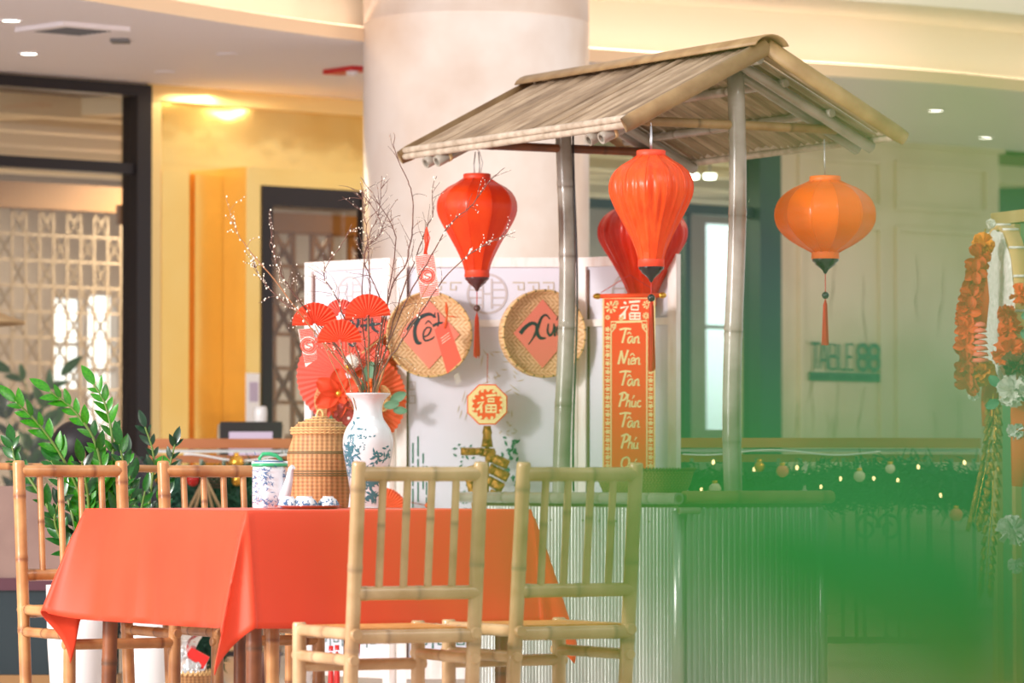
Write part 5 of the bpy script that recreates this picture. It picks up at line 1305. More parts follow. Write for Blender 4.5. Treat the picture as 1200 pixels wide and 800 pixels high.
a = MB(); a.tube([DP(443, 372, -.02), DP(452, 392, -.02), DP(424, 414, -.02)], .004, 6); build(a, 'gold_stick', 'rattan_band', rd)
def petal(mb, c, an, L, w_, cup=.25, N=NN, lean=.35):
    d = XX * math.cos(an) + Z3 * math.sin(an); sd = XX * -math.sin(an) + Z3 * math.cos(an)
    def fn(u, v):
        ww = w_ * math.sin(PI * (.08 + .86 * u)) ** .7 * (v - .5) * 2; return c + d * (L * u) + sd * ww + N * (lean * L * math.sin(u * PI * .7) + cup * L * ((v - .5) * 2) ** 2)
    mb.grid(7, 5, fn)
def flower(parent, px, py, rpx, n, m, dy, name='flower', rot=0, center='gold', rings=1):
    c = DP(px, py, dy); g = MB(); f = None
    for k in range(n):
        p = MB(); petal(p, c, rot + 2 * PI * k / n, rpx * sD, rpx * sD * .36); f = build(p, 'petal', m, parent); 
    for rr in range(1, rings):
        for k in range(n):
            p = MB(); petal(p, c + NN * .008 * rr, rot + .3 * rr + 2 * PI * k / n, rpx * sD * (1 - .28 * rr), rpx * sD * .3); build(p, 'petal', m, parent)
    g.ball(c + NN * .012, rpx * sD * .16, 10, 8); build(g, 'flower_centre', center, parent)
flower(rd, 397, 461, 29, 6, 'paper_red_fan', -.05, rot=.5)
flower(rd, 409, 490, 20, 9, 'paper_burgundy', -.07, rot=.1, rings=3, center='bloom_white')
R = random.Random(3); g = MB()
for k in range(16):
    p = DP(409 + R.uniform(-17, 17), 490 + R.uniform(-15, 15), -.095); g.ball(p, .0028, 6, 4)
build(g, 'white_beads', 'bloom_white', rd, kind='stuff')
for px, py, an, L in ((383, 498, .5, 26), (376, 500, 2.6, 16), (392, 500, 1.2, 16), (430, 447, 1.3, 24), (426, 458, 2.1, 18), (458, 470, .5, 20), (461, 480, -.1, 16), (450, 476, .2, 18)):
    p = MB(); petal(p, DP(px, py, -.04), an, L * sD, L * sD * .3, .1, lean=.1); build(p, 'leaf', 'sage', rd)
for px, py in ((433, 451), (439, 452), (436, 457), (441, 458), (432, 459), (437, 464), (444, 462), (434, 446)):
    g = MB(); g.ball(DP(px, py, -.06), 3.1 * sD, 10, 8); build(g, 'berry', 'berry', rd)
g = MB(); g.ball(DP(412, 424, -.05), 9 * sD, 16, 12); g2 = build(g, 'white_ball', 'bloom_white', rd); g2.location += Vector((0, 0, 0))
g = MB(); g.ball(DP(408, 430, -.08), 4 * sD, 10, 8); build(g, 'gold_ball', 'gold', rd)
for px, py, r, a0, a1 in ((384, 469, 20, PI * .55, PI * 1.45), (447, 467, 15, -PI * .5, PI * .5)):
    a = MB(); c = DP(px, py, -.03)
    for k in range(15):
        an = a0 + (a1 - a0) * k / 14; a.tube([c + XX * 5 * sD * math.cos(an) + Z3 * 5 * sD * math.sin(an), c + XX * r * sD * .75 * math.cos(an) + Z3 * r * sD * math.sin(an)], .0022, 4)
    a.tube([c + XX * r * sD * .75 * math.cos(a0 + (a1 - a0) * k / 14) + Z3 * r * sD * math.sin(a0 + (a1 - a0) * k / 14) for k in range(15)], .0026, 4); build(a, 'gold_fan', 'rattan_band', rd, kind='stuff')
lf = thing('paper_rosette', 'lower red paper rosette on the screen behind the vase foot', 'decoration', tuple(DP(452, 592)))
a = MB(); pleat(a, DP(450, 598, -.06), XX, Z3, NN, .01, 27 * sD, -.4, 1.7, 14, .006, .03); build(a, 'pleats', 'paper_orange_red', lf)
a = MB(); a.tube([DP(460, 575, -.07), DP(480, 588, -.07), DP(500, 592, -.07)], .0015, 4); build(a, 'thread', 'string_red', lf)
a = MB(); a.ball(DP(502, 592, -.07), .012, 10, 8, (1.2, .8, .9)); build(a, 'bead', 'bloom_orange', lf)
# ================================================================ leafy potted plants
def leafmesh(name, m, wd=.5, fold=.12, bend=.15, n=6):
    mb = MB(); vs = []
    for i in range(n + 1):
        t = i / n; w_ = wd * .5 * math.sin(PI * min(1, t * .93 + .05)) ** .75 * (1 - .35 * t)
        if i == n: w_ = .002
        z = -bend * t * t; vs += [(-w_, t, z + fold * w_ * 2), (0, t, z), (w_, t, z + fold * w_ * 2)]
    mb.add(vs, [(3 * i + j, 3 * i + j + 1, 3 * i + j + 4, 3 * i + j + 3) for i in range(n) for j in range(2)], None, True); return mb.mesh(name, m)
LM = [leafmesh('leaf', 'leaf_bright'), leafmesh('leaf', 'leaf_mid'), leafmesh('leaf', 'leaf_dark')]
def leafy(name_label, cx_, cy_, zt, rpot, stems, hpot, group=None):
    t = thing('potted_plant', name_label, 'plant', (cx_, cy_, 0), 0, group)
    a = MB(); a.lathe([(0, 0), (rpot * .72, 0), (rpot * .76, .01), (rpot * .95, hpot * .6), (rpot, hpot), (rpot * .9, hpot), (rpot * .88, hpot - .04), (0, hpot - .04)], (0, 0, 0), 40); build(a, 'pot', 'white_pot', t, False)
    a = MB(); a.lathe([(0, hpot - .035), (rpot * .88, hpot - .035)], (0, 0, 0), 24); build(a, 'soil', 'soil', t, False)
    for pxs, dy, mi, L, gap in stems:
        pts = [Vector((cx_ + R.uniform(-.03, .03), cy_, hpot - .04))] + [P(x, y, cy_ + dy * (k + 1) / len(pxs)) for k, (x, y) in enumerate(pxs)]
        pts = smooth(pts, 6); n = len(pts)
        a = MB(); a.tube(pts, [.008 - .005 * i / n for i in range(n)], 7); build(a, 'stem', 'stem_green', t)
        acc = 0; side = 1; tot = sum((pts[i + 1] - pts[i]).length for i in range(n - 1)); run = 0
        for i in range(1, n - 1):
            seg = (pts[i + 1] - pts[i]).length; acc += seg; run += seg
            if run < tot * .28 or acc < gap: continue
            acc = 0; d = (pts[i + 1] - pts[i]).normalized()
            for sd in (1, -1):
                base_side = d.cross(Vector((R.uniform(-.5, .5), -1, R.uniform(-.3, .3)))).normalized() * sd
                dirv = (d * .85 + base_side * .6 + Vector((0, R.uniform(-.35, .2), .1))).normalized()
                nrm = (Vector((R.uniform(-.6, .6), -1, R.uniform(.2, 1.2)))); X = dirv.cross(nrm).normalized(); Z_ = X.cross(dirv)
                rot = Matrix((X, dirv, Z_)).transposed(); l = L * R.uniform(.75, 1.15) * (1.1 - .35 * run / tot)
                sp('leaf', LM[mi if R.random() < .8 else (mi + 1) % 3], pts[i] - t.location, rot, t, (l, l, l))
        d = (pts[-1] - pts[-2]).normalized(); X = d.cross(Vector((0, -1, .6))).normalized(); rot = Matrix((X, d, X.cross(d))).transposed(); sp('leaf', LM[mi], pts[-1] - t.location, rot, t, (L, L, L))
    return t
R = random.Random(12)
px_ = P(92, 700, 14.15)
zz = leafy('bright green glossy leaved plant in a white pot behind the far left chair', px_.x, 14.15, 1, .108, [
    ([(104, 650), (98, 595), (78, 545), (48, 500), (18, 470)], -.1, 0, .085, .026),
    ([(106, 640), (120, 580), (112, 520), (86, 480), (58, 458)], 0, 0, .08, .026),
    ([(112, 640), (128, 580), (132, 520), (124, 476), (110, 450)], .05, 0, .08, .028),
    ([(90, 650), (60, 600), (34, 560), (18, 540), (14, 520)], .1, 1, .078, .03),
    ([(112, 650), (136, 600), (146, 560), (140, 520)], -.05, 1, .08, .03),
    ([(92, 650), (84, 600), (70, 560), (60, 540)], .1, 1, .078, .03),
    ([(100, 650), (104, 600), (100, 560), (96, 540)], -.1, 1, .08, .032),
    ([(110, 650), (130, 620), (150, 590), (156, 560)], .1, 1, .078, .03),
    ([(96, 660), (76, 640), (64, 610), (70, 585)], -.05, 1, .078, .03)], .498)
px2 = P(172, 720, 14.9)
leafy('dark leaved plant in a white pot between the two far chairs', px2.x, 14.9, 1, .09, [
    ([(170, 640), (176, 580), (180, 535), (170, 500)], 0, 2, .065, .03),
    ([(176, 640), (190, 590), (198, 550), (205, 520)], 0, 2, .065, .03),
    ([(168, 640), (160, 600), (152, 560), (150, 530)], 0, 2, .068, .03),
    ([(172, 650), (186, 610), (196, 580)], 0, 1, .068, .03), ([(166, 650), (164, 610), (170, 575)], -.05, 1, .068, .03), ([(170, 660), (186, 640), (192, 610)], -.05, 2, .068, .03)], .42)
px3 = P(25, 700, 25.3)
leafy('blurry potted plant far off behind the left window glass', px3.x, 25.3, 1, .16, [
    ([(28, 560), (36, 500), (30, 450), (12, 436)], 0, 1, .17, .1), ([(30, 560), (46, 500), (56, 460), (72, 440)], 0, 1, .17, .1), ([(24, 560), (14, 520), (6, 480)], 0, 2, .17, .1), ([(28, 570), (48, 530), (62, 500)], 0, 1, .17, .1)], .5)

# ================================================================ banquette, seated person, things on the floor behind
YB = 17.3; x0, x1 = P(-60, 0, YB).x, P(140, 0, YB).x; xm = (x0 + x1) / 2
bq = thing('banquette', 'brown upholstered banquette back behind the white plant pot', 'bench', (xm, YB, 0))
a = MB(); a.box((xm, YB, .635), (x1 - x0, .12, .37)); build(a, 'backrest', 'brown_leather', bq)
a = MB(); a.box((xm, YB - .01, .425), (x1 - x0 + .02, .15, .05)); build(a, 'ledge', 'plum_wood', bq)
a = MB(); a.box((xm, YB, .22), (x1 - x0, .12, .36)); build(a, 'base', 'dark_gloss', bq)
a = MB(); a.box((xm, YB - .02, .03), (x1 - x0 + .02, .2, .06)); build(a, 'kickboard', 'lattice_brown', bq)

def skinmesh(name, nodes, edges, m, parent, sub=2):
    me = bpy.data.meshes.new(name); me.from_pydata([n[0] for n in nodes], edges, []); o = bpy.data.objects.new(name, me); C.objects.link(o)
    md = o.modifiers.new('skin', 'SKIN'); me.skin_vertices.new(name='') if not me.skin_vertices else None
    for i, n in enumerate(nodes):
        v = me.skin_vertices[0].data[i]; v.radius = (n[1], n[2] if len(n) > 2 else n[1]); v.use_root = i == 0
    s_ = o.modifiers.new('sub', 'SUBSURF'); s_.levels = sub; s_.render_levels = sub
    me.materials.append(MATS[m]); o.parent = parent; return o
YPn = 18.3; pc = P(150, 560, YPn)
pe = thing('person', 'person with dark hair and dark jacket sitting bent over behind the plant', 'person', (pc.x, YPn, 0))
sx = YPn / F
def Q(px, z, y=0): return ((px - 150) * sx, y, z)
body = skinmesh('body', [(Q(165, .52), .13, .15), (Q(156, .72), .12, .15), (Q(142, .9), .12, .16), (Q(120, .95), .055), (Q(106, .96), .062), (Q(98, .985), .085, .08), (Q(88, .96), .075), 
    (Q(135, .9, -.18), .05), (Q(118, .72, -.2), .04), (Q(88, .66, -.12), .03), (Q(135, .9, .18), .05), (Q(118, .72, .2), .04), (Q(88, .66, .12), .03),
    (Q(160, .5, -.1), .085), (Q(70, .5, -.12), .06), (Q(72, .09, -.12), .045), (Q(52, .05, -.12), .035), (Q(160, .5, .1), .085), (Q(70, .5, .12), .06), (Q(72, .09, .12), .045), (Q(52, .05, .12), .035)],
    [(0, 1), (1, 2), (2, 3), (3, 4), (4, 5), (5, 6), (2, 7), (7, 8), (8, 9), (2, 10), (10, 11), (11, 12), (0, 13), (13, 14), (14, 15), (15, 16), (0, 17), (17, 18), (18, 19), (19, 20)], 'skin', pe)
skinmesh('jacket', [(Q(165, .5), .15, .17), (Q(156, .72), .14, .17), (Q(142, .9), .145, .18), (Q(130, .97), .09), (Q(135, .9, -.18), .066), (Q(118, .72, -.2), .052), (Q(98, .68, -.15), .042), (Q(135, .9, .18), .066), (Q(118, .72, .2), .052), (Q(98, .68, .15), .042)],
    [(0, 1), (1, 2), (2, 3), (2, 4), (4, 5), (5, 6), (2, 7), (7, 8), (8, 9)], 'jacket', pe)
skinmesh('trousers', [(Q(163, .5), .14), (Q(155, .5, -.1), .1), (Q(70, .5, -.12), .072), (Q(72, .14, -.12), .055), (Q(155, .5, .1), .1), (Q(70, .5, .12), .072), (Q(72, .14, .12), .055)], [(0, 1), (1, 2), (2, 3), (0, 4), (4, 5), (5, 6)], 'dark_gloss', pe)
a = MB(); a.ball((0, 0, 0), .108, 20, 14, (1.05, .95, .98)); h = build(a, 'hair', 'hair', pe, False); h.location = (Q(90, 1.0)[0], .01, .995)
a = MB(); a.ball((0, 0, 0), .022, 12, 8, (.7, .4, 1.25)); e_ = build(a, 'ear', 'skin', pe, False); e_.location = (Q(99, 0)[0], -.10, .945)
a = MB(); a.box((pc.x + .02, YPn, .41), (.36, .42, .05)); st = thing('stool', 'dark stool under the seated person', 'stool', (pc.x + .02, YPn, 0)); build(a, 'seat', 'frame_black', st)
for dx in (-.14, .18):
    for dy in (-.17, .17):
        a = MB(); a.tube([(pc.x + dx, YPn + dy, 0), (pc.x + dx, YPn + dy, .385)], .015, 8); build(a, 'leg', 'frame_black', st)

# gift basket
gp = P(214, 790, 16.5); gb = thing('gift_basket', 'low wicker basket with a silver foil parcel on the floor under the chair', 'basket', (gp.x, 16.5, 0))
a = MB(); a.lathe([(0, 0), (.09, 0), (.11, .05), (.125, .1), (.13, .103), (.12, .1), (.1, .05), (0, .015)], (0, 0, 0), 36); build(a, 'basket', 'jar_weave', gb, False)
a = MB()
for k in range(40):
    t0 = 2 * PI * k / 40; a.tube([(.125 * math.cos(t0), .125 * math.sin(t0), .095), (.13 * math.cos(t0 + .08), .13 * math.sin(t0 + .08), .11), (.125 * math.cos(t0 + .16), .125 * math.sin(t0 + .16), .095)], .005, 5, cap=False)
build(a, 'braided_rim', 'rattan_band', gb, False, kind='stuff')
a = MB(); R = random.Random(2); seg = 14; vs = []
for i, (r, z) in enumerate(((.075, .04), (.09, .09), (.07, .15), (.03, .18), (.05, .23), (.075, .26))):
    for k in range(seg): q = r * R.uniform(.75, 1.25); an = 2 * PI * k / seg; vs.append((q * math.cos(an) + .01, q * math.sin(an), z + R.uniform(-.012, .012)))
a.add(vs, [(i * seg + k, i * seg + (k + 1) % seg, (i + 1) * seg + (k + 1) % seg, (i + 1) * seg + k) for i in range(5) for k in range(seg)], None, False); build(a, 'foil_parcel', 'foil', gb, False)
a = MB(); a.box((.06, -.03, .16), (.08, .04, .05), rot=Matrix.Rotation(.5, 3, 'Y')); build(a, 'red_box', 'red_bottle', gb, False)
R = random.Random(6); a = MB()
for k in range(2600):
    x = R.uniform(160, 262); y = 755 + R.gauss(0, 14) ; p = P(x, y, 18.6 + R.gauss(0, .08)); d = Vector((R.gauss(0, 1), R.gauss(0, .5), R.gauss(0, 1))).normalized() * R.uniform(.02, .05); s = d.cross(Vector((0, 1, 0))).normalized() * .005
    p.z = max(p.z, .03); a.add([p - s, p + s, p + d], [(0, 1, 2)])
single(a, 'green_shrub', 'pine', 'low dark green foliage on the floor behind the table', 'foliage', kind='stuff')
p = P(400, 0, 18.0); bp_ = thing('floor_pot', 'dark brown wicker pot on the floor behind the near table leg', 'pot', tuple(Vector((P(312, 0, 17.2).x, 17.2, 0))))
a = MB(); a.lathe([(0, 0), (.04, 0), (.06, .08), (.066, .16), (.06, .165), (.05, .08), (0, .02)], (0, 0, 0), 24); build(a, 'body', 'brown_pot', bp_, False); a = MB(); a.lathe([(.066, .155), (.071, .162), (.066, .17), (.06, .165)], (0, 0, 0), 24); build(a, 'rim', 'rattan_dark', bp_, False)
for i, (px, lb) in enumerate(((389, 'small red bottle on the floor, left of two under the table'), (396, 'small red bottle on the floor, right of two under the table'))):
    q = P(px, 0, 16.5 + i * .08); t = thing('bottle', lb, 'bottle', (q.x, q.y, 0), 0, 'red bottles under the table'); a = MB(); a.lathe([(0, 0), (.011, 0), (.012, .04), (.011, .1), (.006, .14), (.005, .18), (0, .18)], (0, 0, 0), 14); build(a, 'body', 'red_bottle', t, False)
    a = MB(); a.lathe([(.009, .185), (.009, .205), (0, .205)], (0, 0, 0), 10); build(a, 'cap', 'red_bottle', t, False)

# menu stand behind the railing, notice, tissue box
ms = P(295, 0, 20.6); t = thing('menu_stand', 'dark framed menu stand behind the left railing', 'stand', (ms.x, 20.6, 0)); zt = P(295, 498, 20.6).z
rx = Matrix.Rotation(-.35, 3, 'X')
a = MB(); a.box((0, 0, zt - .08), (.30, .02, .20), rot=rx); build(a, 'board', 'frame_black', t, False)
a = MB(); a.box(Vector((0, 0, zt - .08)) + rx @ Vector((0, -.014, -.02)), (.21, .006, .13), rot=rx); build(a, 'sheet', 'print_lilac', t, False)
for pts in ([(-.155, .03, zt - .0), (.155, .03, zt - .0)], [(-.155, .03, zt), (-.155, -.05, zt - .18)], [(.155, .03, zt), (.155, -.05, zt - .18)]):
    a = MB(); a.tube(pts, .008, 8); build(a, 'edge', 'lattice', t, False)
a = MB(); a.tube([(0, .02, 0), (0, .02, zt - .15)], .02, 10); build(a, 'pole', 'frame_black', t, False)
a = MB(); a.lathe([(0, 0), (.16, 0), (.16, .015), (0, .03)], (0, .02, 0), 24); build(a, 'base', 'frame_black', t, False)
def WPd(px, py, d):
    s = WSd(px, d); o_ = WP(s, d, 0); return s, P(px, py, o_.y).z
s0_, z1_ = WPd(289, 437, dP + .012); s1_, z0_ = WPd(304, 500, dP + .012)
nt_ = thing('notice', 'white notice sheet on the gold door surround', 'notice', tuple(WP((s0_ + s1_) / 2, dP + .012, z0_)))
a = MB(); wbox(a, s0_, s1_, dP + .004, dP + .014, z0_, z1_); build(a, 'sheet', 'paper_white', nt_)
a = MB(); wbox(a, s0_ + .018, s1_ - .012, dP + .014, dP + .016, z0_ + .14, z1_ - .05); build(a, 'print', 'print_lilac', nt_)
q = P(306, 0, 21.6); t = thing('dispenser', 'white cylindrical dispenser standing before the gold portal', 'dispenser', (q.x, 21.6, 0)); zq = P(306, 476, 21.6).z
a = MB(); a.lathe([(0, zq - .14), (.035, zq - .14), (.036, zq - .02), (.03, zq), (0, zq)], (0, 0, 0), 20); build(a, 'body', 'white_pot', t, False)
a = MB(); a.tube([(0, 0, 0), (0, 0, zq - .13)], .012, 8); build(a, 'pole', 'lattice', t, False); a = MB(); a.lathe([(0, 0), (.12, 0), (.12, .012), (0, .02)], (0, 0, 0), 20); build(a, 'base', 'lattice', t, False)
# thatched parasol far left
q = P(-70, 0, 20.2); t = thing('thatched_parasol', 'edge of a brown thatched roof at the left border', 'parasol', (q.x, 20.2, 0)); ze = P(25, 376, 20.2).z; rr = (P(29, 0, 20.2).x - q.x)
a = MB()
for lay in range(4):
    r1_, r0_ = rr - lay * .08, max(.02, rr - lay * .08 - .16); a.lathe([(r0_, ze + .05 + lay * .035), (r1_, ze + lay * .028), (r1_, ze - .015 + lay * .028), (r0_, ze + .02 + lay * .035)], (0, 0, 0), 60, lambda an, i: 1 + .02 * math.sin(an * 37 + i) + .01 * math.sin(an * 71))
build(a, 'thatch', 'straw', t, False, kind='stuff'); a = MB(); a.tube([(0, 0, 0), (0, 0, ze + .1)], .03, 10); build(a, 'pole', 'lattice_brown', t, False)
# blue white lidded pot on counter far side
t = thing('ceramic_cup', 'small pale cup behind the woven basket on the counter', 'cup', (.62, 16.05, .761)); a = MB(); a.lathe([(0, 0), (.022, 0), (.026, .03), (.028, .085), (.026, .085), (.02, .02), (0, .01)], (0, 0, 0), 18); build(a, 'body', 'porcelain', t, False); t.location = (.635, 16.02, .761)
a = MB(); a.lathe([(.0265, .06), (.0285, .064), (.0275, .07)], (0, 0, 0), 18); build(a, 'band', 'cobalt', t, False)

# ================================================================ decorated partition at the right edge
pA = P(1165, 0, 15.9); pA.z = 0; pB = P(1330, 0, 14.9); pB.z = 0; DX = (pB - pA).normalized(); DL = (pB - pA).length; DN = Vector((DX.y, -DX.x, 0)); 
if DN.y > 0: DN = -DN
zt0 = P(1166, 250, 15.9).z; zt1 = zt0 + .06
ps = thing('oak_partition', 'light wooden framed partition with green cloth at the right edge', 'partition', tuple(pA + DX * DL / 2))
def fr(x0, x1, z0, z1, nm, m='oak', y=0, th=.035):
    a = MB(); a.box(pA + DX * (x0 + x1) / 2 + DN * y + Z3 * (z0 + z1) / 2, (x1 - x0, th, z1 - z0), ax=(DX, DN, Z3)); return build(a, nm, m, ps)
fr(0, .04, 0, zt0, 'stile'); fr(DL - .04, DL, 0, zt0, 'stile'); fr(.16, .19, 0, zt0 - .05, 'stile'); fr(.04, DL - .04, zt0 - .045, zt0, 'top_rail'); fr(.04, DL - .04, 1.35, 1.38, 'middle_rail'); fr(.04, DL - .04, .05, .1, 'bottom_rail')
fr(.03, DL - .03, .1, zt0 - .045, 'cloth_panel', 'sage_cloth', -.01, .006)
# lace drum
YG = 15.6; cg = P(1167, 368, YG - .15); sG = YG / F
ld2 = thing('lace_drum', 'flat round drum with white lace face hanging on the right partition', 'drum', tuple(cg)); rz = Matrix.Rotation(math.radians(-84), 3, 'Z') 
rr = 103 * sG
def drumv(r, y, an): return rz @ Vector((r * math.cos(an), y, r * math.sin(an)))
a = MB(); seg = 48; vs = []
pf = [(.0, -.012), (rr * .8, -.014), (rr * .93, -.006), (rr * .95, 0)]
for r, y in pf:
    for k in range(seg): an = 2 * PI * k / seg; vs.append(drumv(r * (1 + .02 * math.sin(an * 12)), y + .006 * math.sin(an * 24) * (r > .1), an))
a.add(vs, [(i * seg + k, i * seg + (k + 1) % seg, (i + 1) * seg + (k + 1) % seg, (i + 1) * seg + k) for i in range(3) for k in range(seg)], None, True); build(a, 'lace_face', 'lace', ld2, False)
a = MB(); vs = []
for r, y in ((rr, 0), (rr, .055), (rr * .95, .055), (rr * .95, 0), (rr, 0)):
    for k in range(seg): vs.append(drumv(r, y, 2 * PI * k / seg))
a.add(vs, [(i * seg + k, i * seg + (k + 1) % seg, (i + 1) * seg + (k + 1) % seg, (i + 1) * seg + k) for i in range(4) for k in range(seg)], None, True); hp = build(a, 'hoop', 'rattan_band', ld2, False)
for k in range(16):
    an = 2 * PI * k / 16; a = MB(); a.tube([drumv(rr * 1.01, -.002, an), drumv(rr * 1.01, .057, an)], .005, 5); build(a, 'lashing', 'lace', hp, False)
# blooms
def bloom(px, py, rpx, Y, m, name, label, cat='flower', n=34, parent=None, seed=0):
    Rr = random.Random(seed + int(px * 7 + py)); s = Y / F; r = rpx * s; c = P(px, py, Y)
    t = parent or thing(name, label, cat, tuple(c)); a = MB()
    for k in range(n):
        d = Vector((Rr.gauss(0, 1), Rr.gauss(-.3, 1), Rr.gauss(0, 1))).normalized(); u_ = d.cross(Vector((Rr.gauss(0, 1), Rr.gauss(0, 1), Rr.gauss(0, 1)))).normalized(); v_ = d.cross(u_)
        def fn(u, v): return c + d * r * (.25 + .72 * u) + u_ * r * .42 * (v - .5) * 2 * (.4 + .6 * u) + v_ * r * .1 * math.sin(v * 12 + u * 3) * u + v_ * r * .14 * (u * u)
        a.grid(4, 6, fn)
    build(a, 'petals', m, t, kind='stuff'); g = MB(); g.ball(c, r * .32, 8, 6); build(g, 'core', m, t); return t
YF = 15.25
bloom(1152, 286, 14, YF, 'marigold', 'marigold', 'orange marigold bloom at the top of the red flower garland')
bloom(1161, 262, 6, YF, 'bloom_white', 'white_bud', 'small white bud on top of the lace drum')
gar = thing('leaf_garland', 'hanging garland of ruffled rust red leaves left of the lace drum', 'garland', tuple(P(1135, 370, YF)))
R = random.Random(17)
for k in range(17):
    f = k / 16; px = 1146 - 14 * math.sin(f * 2.2) - 2 * f; py = 300 + 152 * f
    s = YF / F; c = P(px, py, YF + R.uniform(-.02, .02)); a = MB()
    for q in range(9):
        an = R.uniform(0, 6.28); petal(a, c + NN * R.uniform(0, .02), an, 15 * s, 5.5 * s, .3)
    build(a, 'ruffle', 'bloom_orange' if 5 < k < 12 else 'bloom_rust', gar, kind='stuff')
a = MB(); a.tube([P(1155, 268, YF + .02), P(1146, 300, YF + .02), P(1134, 380, YF + .02), P(1140, 455, YF + .02)], .003, 5); build(a, 'cord', 'gold', gar)
t = thing('ribbon_bow', 'long orange ribbon hanging between garland and lace drum', 'ribbon', tuple(P(1150, 340, YF)))
for dx in (-3, 3):
    a = MB(); p, q, r_ = P(1154, 305, YF), P(1150 + dx, 350, YF - .02), P(1147 + dx * 1.5, 385, YF); a.tube([p, q, r_], [.004, .02, .014], 8, flat=.3); build(a, 'tail', 'bloom_orange', t)
t = thing('red_tassel', 'red ridged tassel ornament above the lower orange bouquet', 'ornament', tuple(P(1149, 400, YF - .05)))
for k in range(7):
    a = MB(); c = P(1149, 380 + k * 7, YF - .05); a.lathe([(.0, .01), (.014 + .002 * k, .006), (.024 + .0012 * k, -.006), (.0, -.01)], tuple(c), 14); build(a, 'tier', 'paper_coral', t)
bloom(1150, 436, 17, YF - .02, 'marigold', 'marigold', 'orange marigold bouquet at the bottom of the red garland', n=46)
bloom(1139, 430, 11, YF, 'bloom_white', 'white_flower', 'white flower left of the lower orange bouquet')
bloom(1141, 463, 7, YF, 'bloom_white', 'white_flower', 'small white flower dangling under the lower orange bouquet')
YH = 15.1
bloom(1180, 368, 12, YH, 'bloom_rust', 'orange_flower', 'rust orange flower right of the lace drum, uppermost')
bloom(1184, 386, 15, YH, 'bloom_orange', 'orange_flower', 'orange flower right of the lace drum, second from top')
bloom(1182, 412, 20, YH, 'bloom_orange', 'orange_flower', 'largest orange flower right of the lace drum, above the white one', n=46)
bloom(1190, 428, 18, YH - .1, 'rose_brown', 'rose', 'brown red rose between the orange and white flowers', n=26)
bloom(1188, 457, 20, YH - .06, 'bloom_white', 'white_flower', 'large white ruffled flower below the brown rose', n=46)
bloom(1196, 345, 14, YH, 'bloom_orange', 'orange_flower', 'orange flower at the right border above the green leaves')
bloom(1190, 505, 11, YH, 'lace', 'pale_flower', 'pale flower below the large white one at the right border')
bloom(1186, 622, 19, YH, 'lace', 'pale_flower', 'large pale flower low at the right border')
bloom(1190, 662, 10, YH, 'lace', 'pale_flower', 'small pale flower lowest at the right border')
for i, (px, py, an) in enumerate(((1197, 372, .4), (1196, 388, -.6), (1171, 452, 2.4), (1170, 470, 3.6))):
    p = MB(); petal(p, P(px, py, YH - .02), an, .05, .018, .1, lean=.1); single(p, 'green_leaf', 'sage', ('green leaf above right of the orange flowers, upper', 'green leaf above right of the orange flowers, lower', 'green leaf left of the white flower, upper', 'green leaf left of the white flower, lower')[i], 'leaf')
t = thing('orange_streamer', 'orange red streamer hanging under the white flower at the right border', 'streamer', tuple(P(1192, 490, YH)))
a = MB(); a.tube([P(1194, 470, YH), P(1196, 520, YH), P(1192, 570, YH)], [.03, .035, .02], 10, flat=.3); build(a, 'tail', 'bloom_orange', t)
t = thing('red_tassel', 'dull red cloth tassel below the lace drum', 'tassel', tuple(P(1161, 460, YH + .2)))
a = MB(); a.tube([P(1162, 430, YH + .2), P(1161, 445, YH + .2), P(1160, 470, YH + .2), P(1158, 500, YH + .2)], [.01, .03, .032, .022], 10, flat=.5); build(a, 'skirt', 'bloom_rust', t); a = MB(); a.ball(P(1162, 430, YH + .2), .014, 10, 8); build(a, 'knot', 'gold', t)
for (pxs, lb) in ((((1164, 460), (1160, 520), (1148, 580), (1141, 612)), 'left string of golden firecrackers hanging by the partition'), (((1166, 480), (1164, 560), (1158, 640), (1154, 690)), 'right string of golden firecrackers hanging by the partition')):
    pts = smooth([P(x, y, YH + .1) for x, y in pxs], 6); t = thing('firecracker_string', lb, 'ornament', tuple(pts[0])); a = MB(); a.tube(pts, .002, 5); build(a, 'cord', 'gold', t)
    for i in range(1, len(pts)):
        for sd in (-1, 1):
            a = MB(); d = (pts[i] - pts[i - 1]); c = pts[i] + Vector((sd * .012, 0, 0)); L = .034; v_ = Vector((sd * .35, 0, -1)).normalized(); a.tube([c, c + v_ * L * .5, c + v_ * L], [.008, .0085, .008], 8); build(a, 'firecracker', 'gold_tinsel', t)

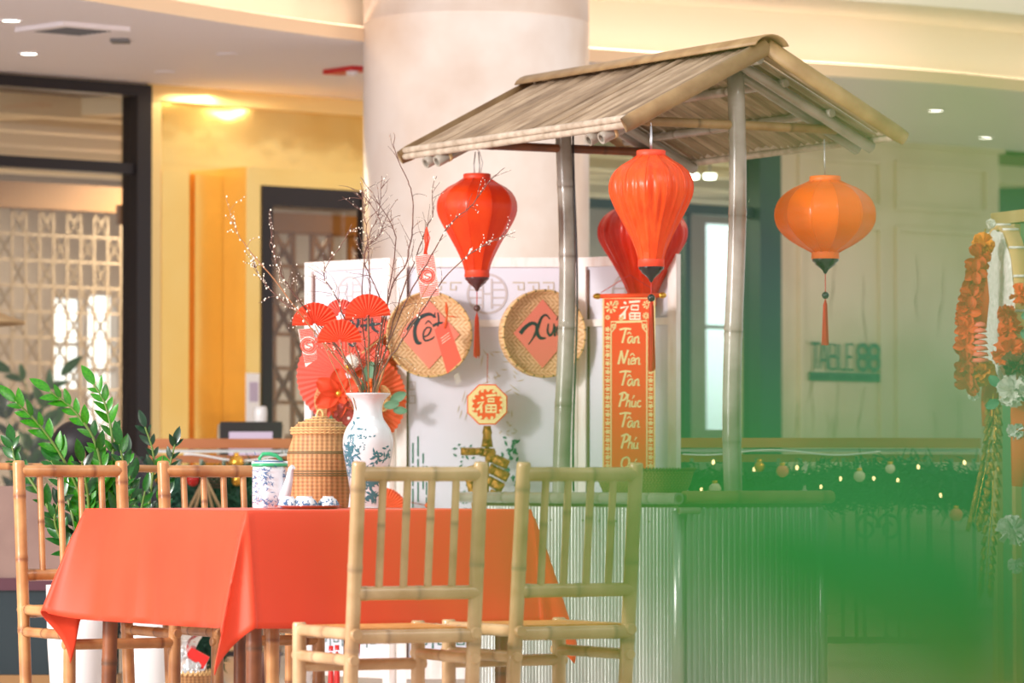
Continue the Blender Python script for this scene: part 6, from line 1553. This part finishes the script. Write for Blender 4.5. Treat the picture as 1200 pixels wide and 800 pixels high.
# ================================================================ plant standing close to the lens, out of focus
YN = .40
npn = thing('foreground_plant', 'out of focus green plant leaves close to the camera at the right', 'plant', (.13, YN + .02, 0))
a = MB(); a.lathe([(0, 0), (.09, 0), (.1, .02), (.125, .22), (.13, .24), (.12, .24), (.115, .2), (0, .2)], (0, 0, 0), 36); build(a, 'pot', 'white_pot', npn, False)
stalks = [[Vector((.13, YN + .02, .2)), Vector((.11, YN + .02, .5)), Vector((.095, YN + .01, .76)), Vector((.085, YN + .01, .85)), Vector((.088, YN + .02, .92))]]
a = MB(); a.tube(smooth(stalks[0], 6), .0035, 8); build(a, 'stalk', 'stem_green', npn)
def near_leaf(b, tpx, Y0, Y1, wpx, m, curve=0.0, roll=0.0):
    p0, p1 = P(*b, Y0), P(*tpx, Y1); d = p1 - p0; L = d.length; d.normalize(); N = Vector((0, -1, 0)); N = (N - d * N.dot(d)).normalized(); S = d.cross(N)
    S2 = (S * math.cos(roll) + N * math.sin(roll)); N2 = S2.cross(d); w_ = wpx * (Y0 + Y1) / 2 / F
    def surf(off):
        def fn(u, v):
            ww = w_ * .5 * (math.sin(PI * (.04 + .95 * u)) ** .8) * (1.15 - .45 * u) * (v - .5) * 2
            return p0 + d * L * u + S2 * ww + S * curve * L * math.sin(PI * u) + N2 * (-.15 * abs(ww) - .03 * L * math.sin(PI * u) + off)
        return fn
    mb = MB(); mb.grid(16, 7, surf(0)); build(mb, 'leaf', m, npn)
    mb = MB(); st = min(stalks[0], key=lambda q: abs(q.z - p0.z)); mb.tube([Vector((st.x, YN + .01, p0.z - .006)), (st + p0) / 2 + Vector((0, 0, (p0.z - st.z) / 2 + .002)), p0 + d * .004], .0012, 6); build(mb, 'petiole', 'stem_green', npn)
for tip, wd_, mt_, dy in (((665, 690), 230, 'leaf_near', 0), ((690, 590), 230, 'leaf_near', .012), ((680, 520), 215, 'leaf_near', -.015), ((800, 465), 200, 'leaf_near_aqua', .01), ((985, 450), 150, 'leaf_near_aqua', -.01), ((1130, 420), 170, 'leaf_near', .01)):
    near_leaf((1270, 930), tip, .40 + dy, .38 + dy, wd_, mt_, .05)
near_leaf((1290, 770), (400, 545), .42, .40, 250, 'leaf_near', .04)
near_leaf((1290, 730), (520, 600), .41, .39, 150, 'leaf_near', .03)
near_leaf((1310, 620), (800, 470), .42, .40, 110, 'leaf_near_aqua', .03)
near_leaf((1330, 480), (1000, 220), .42, .40, 110, 'leaf_near_aqua', .04)
near_leaf((1330, 240), (870, 75), .42, .40, 95, 'leaf_near_olive', .03)
near_leaf((1280, 1020), (960, 850), .40, .39, 130, 'petal_near', 0)
near_leaf((1300, 30), (1040, -60), .42, .41, 120, 'leaf_near_olive', .0)
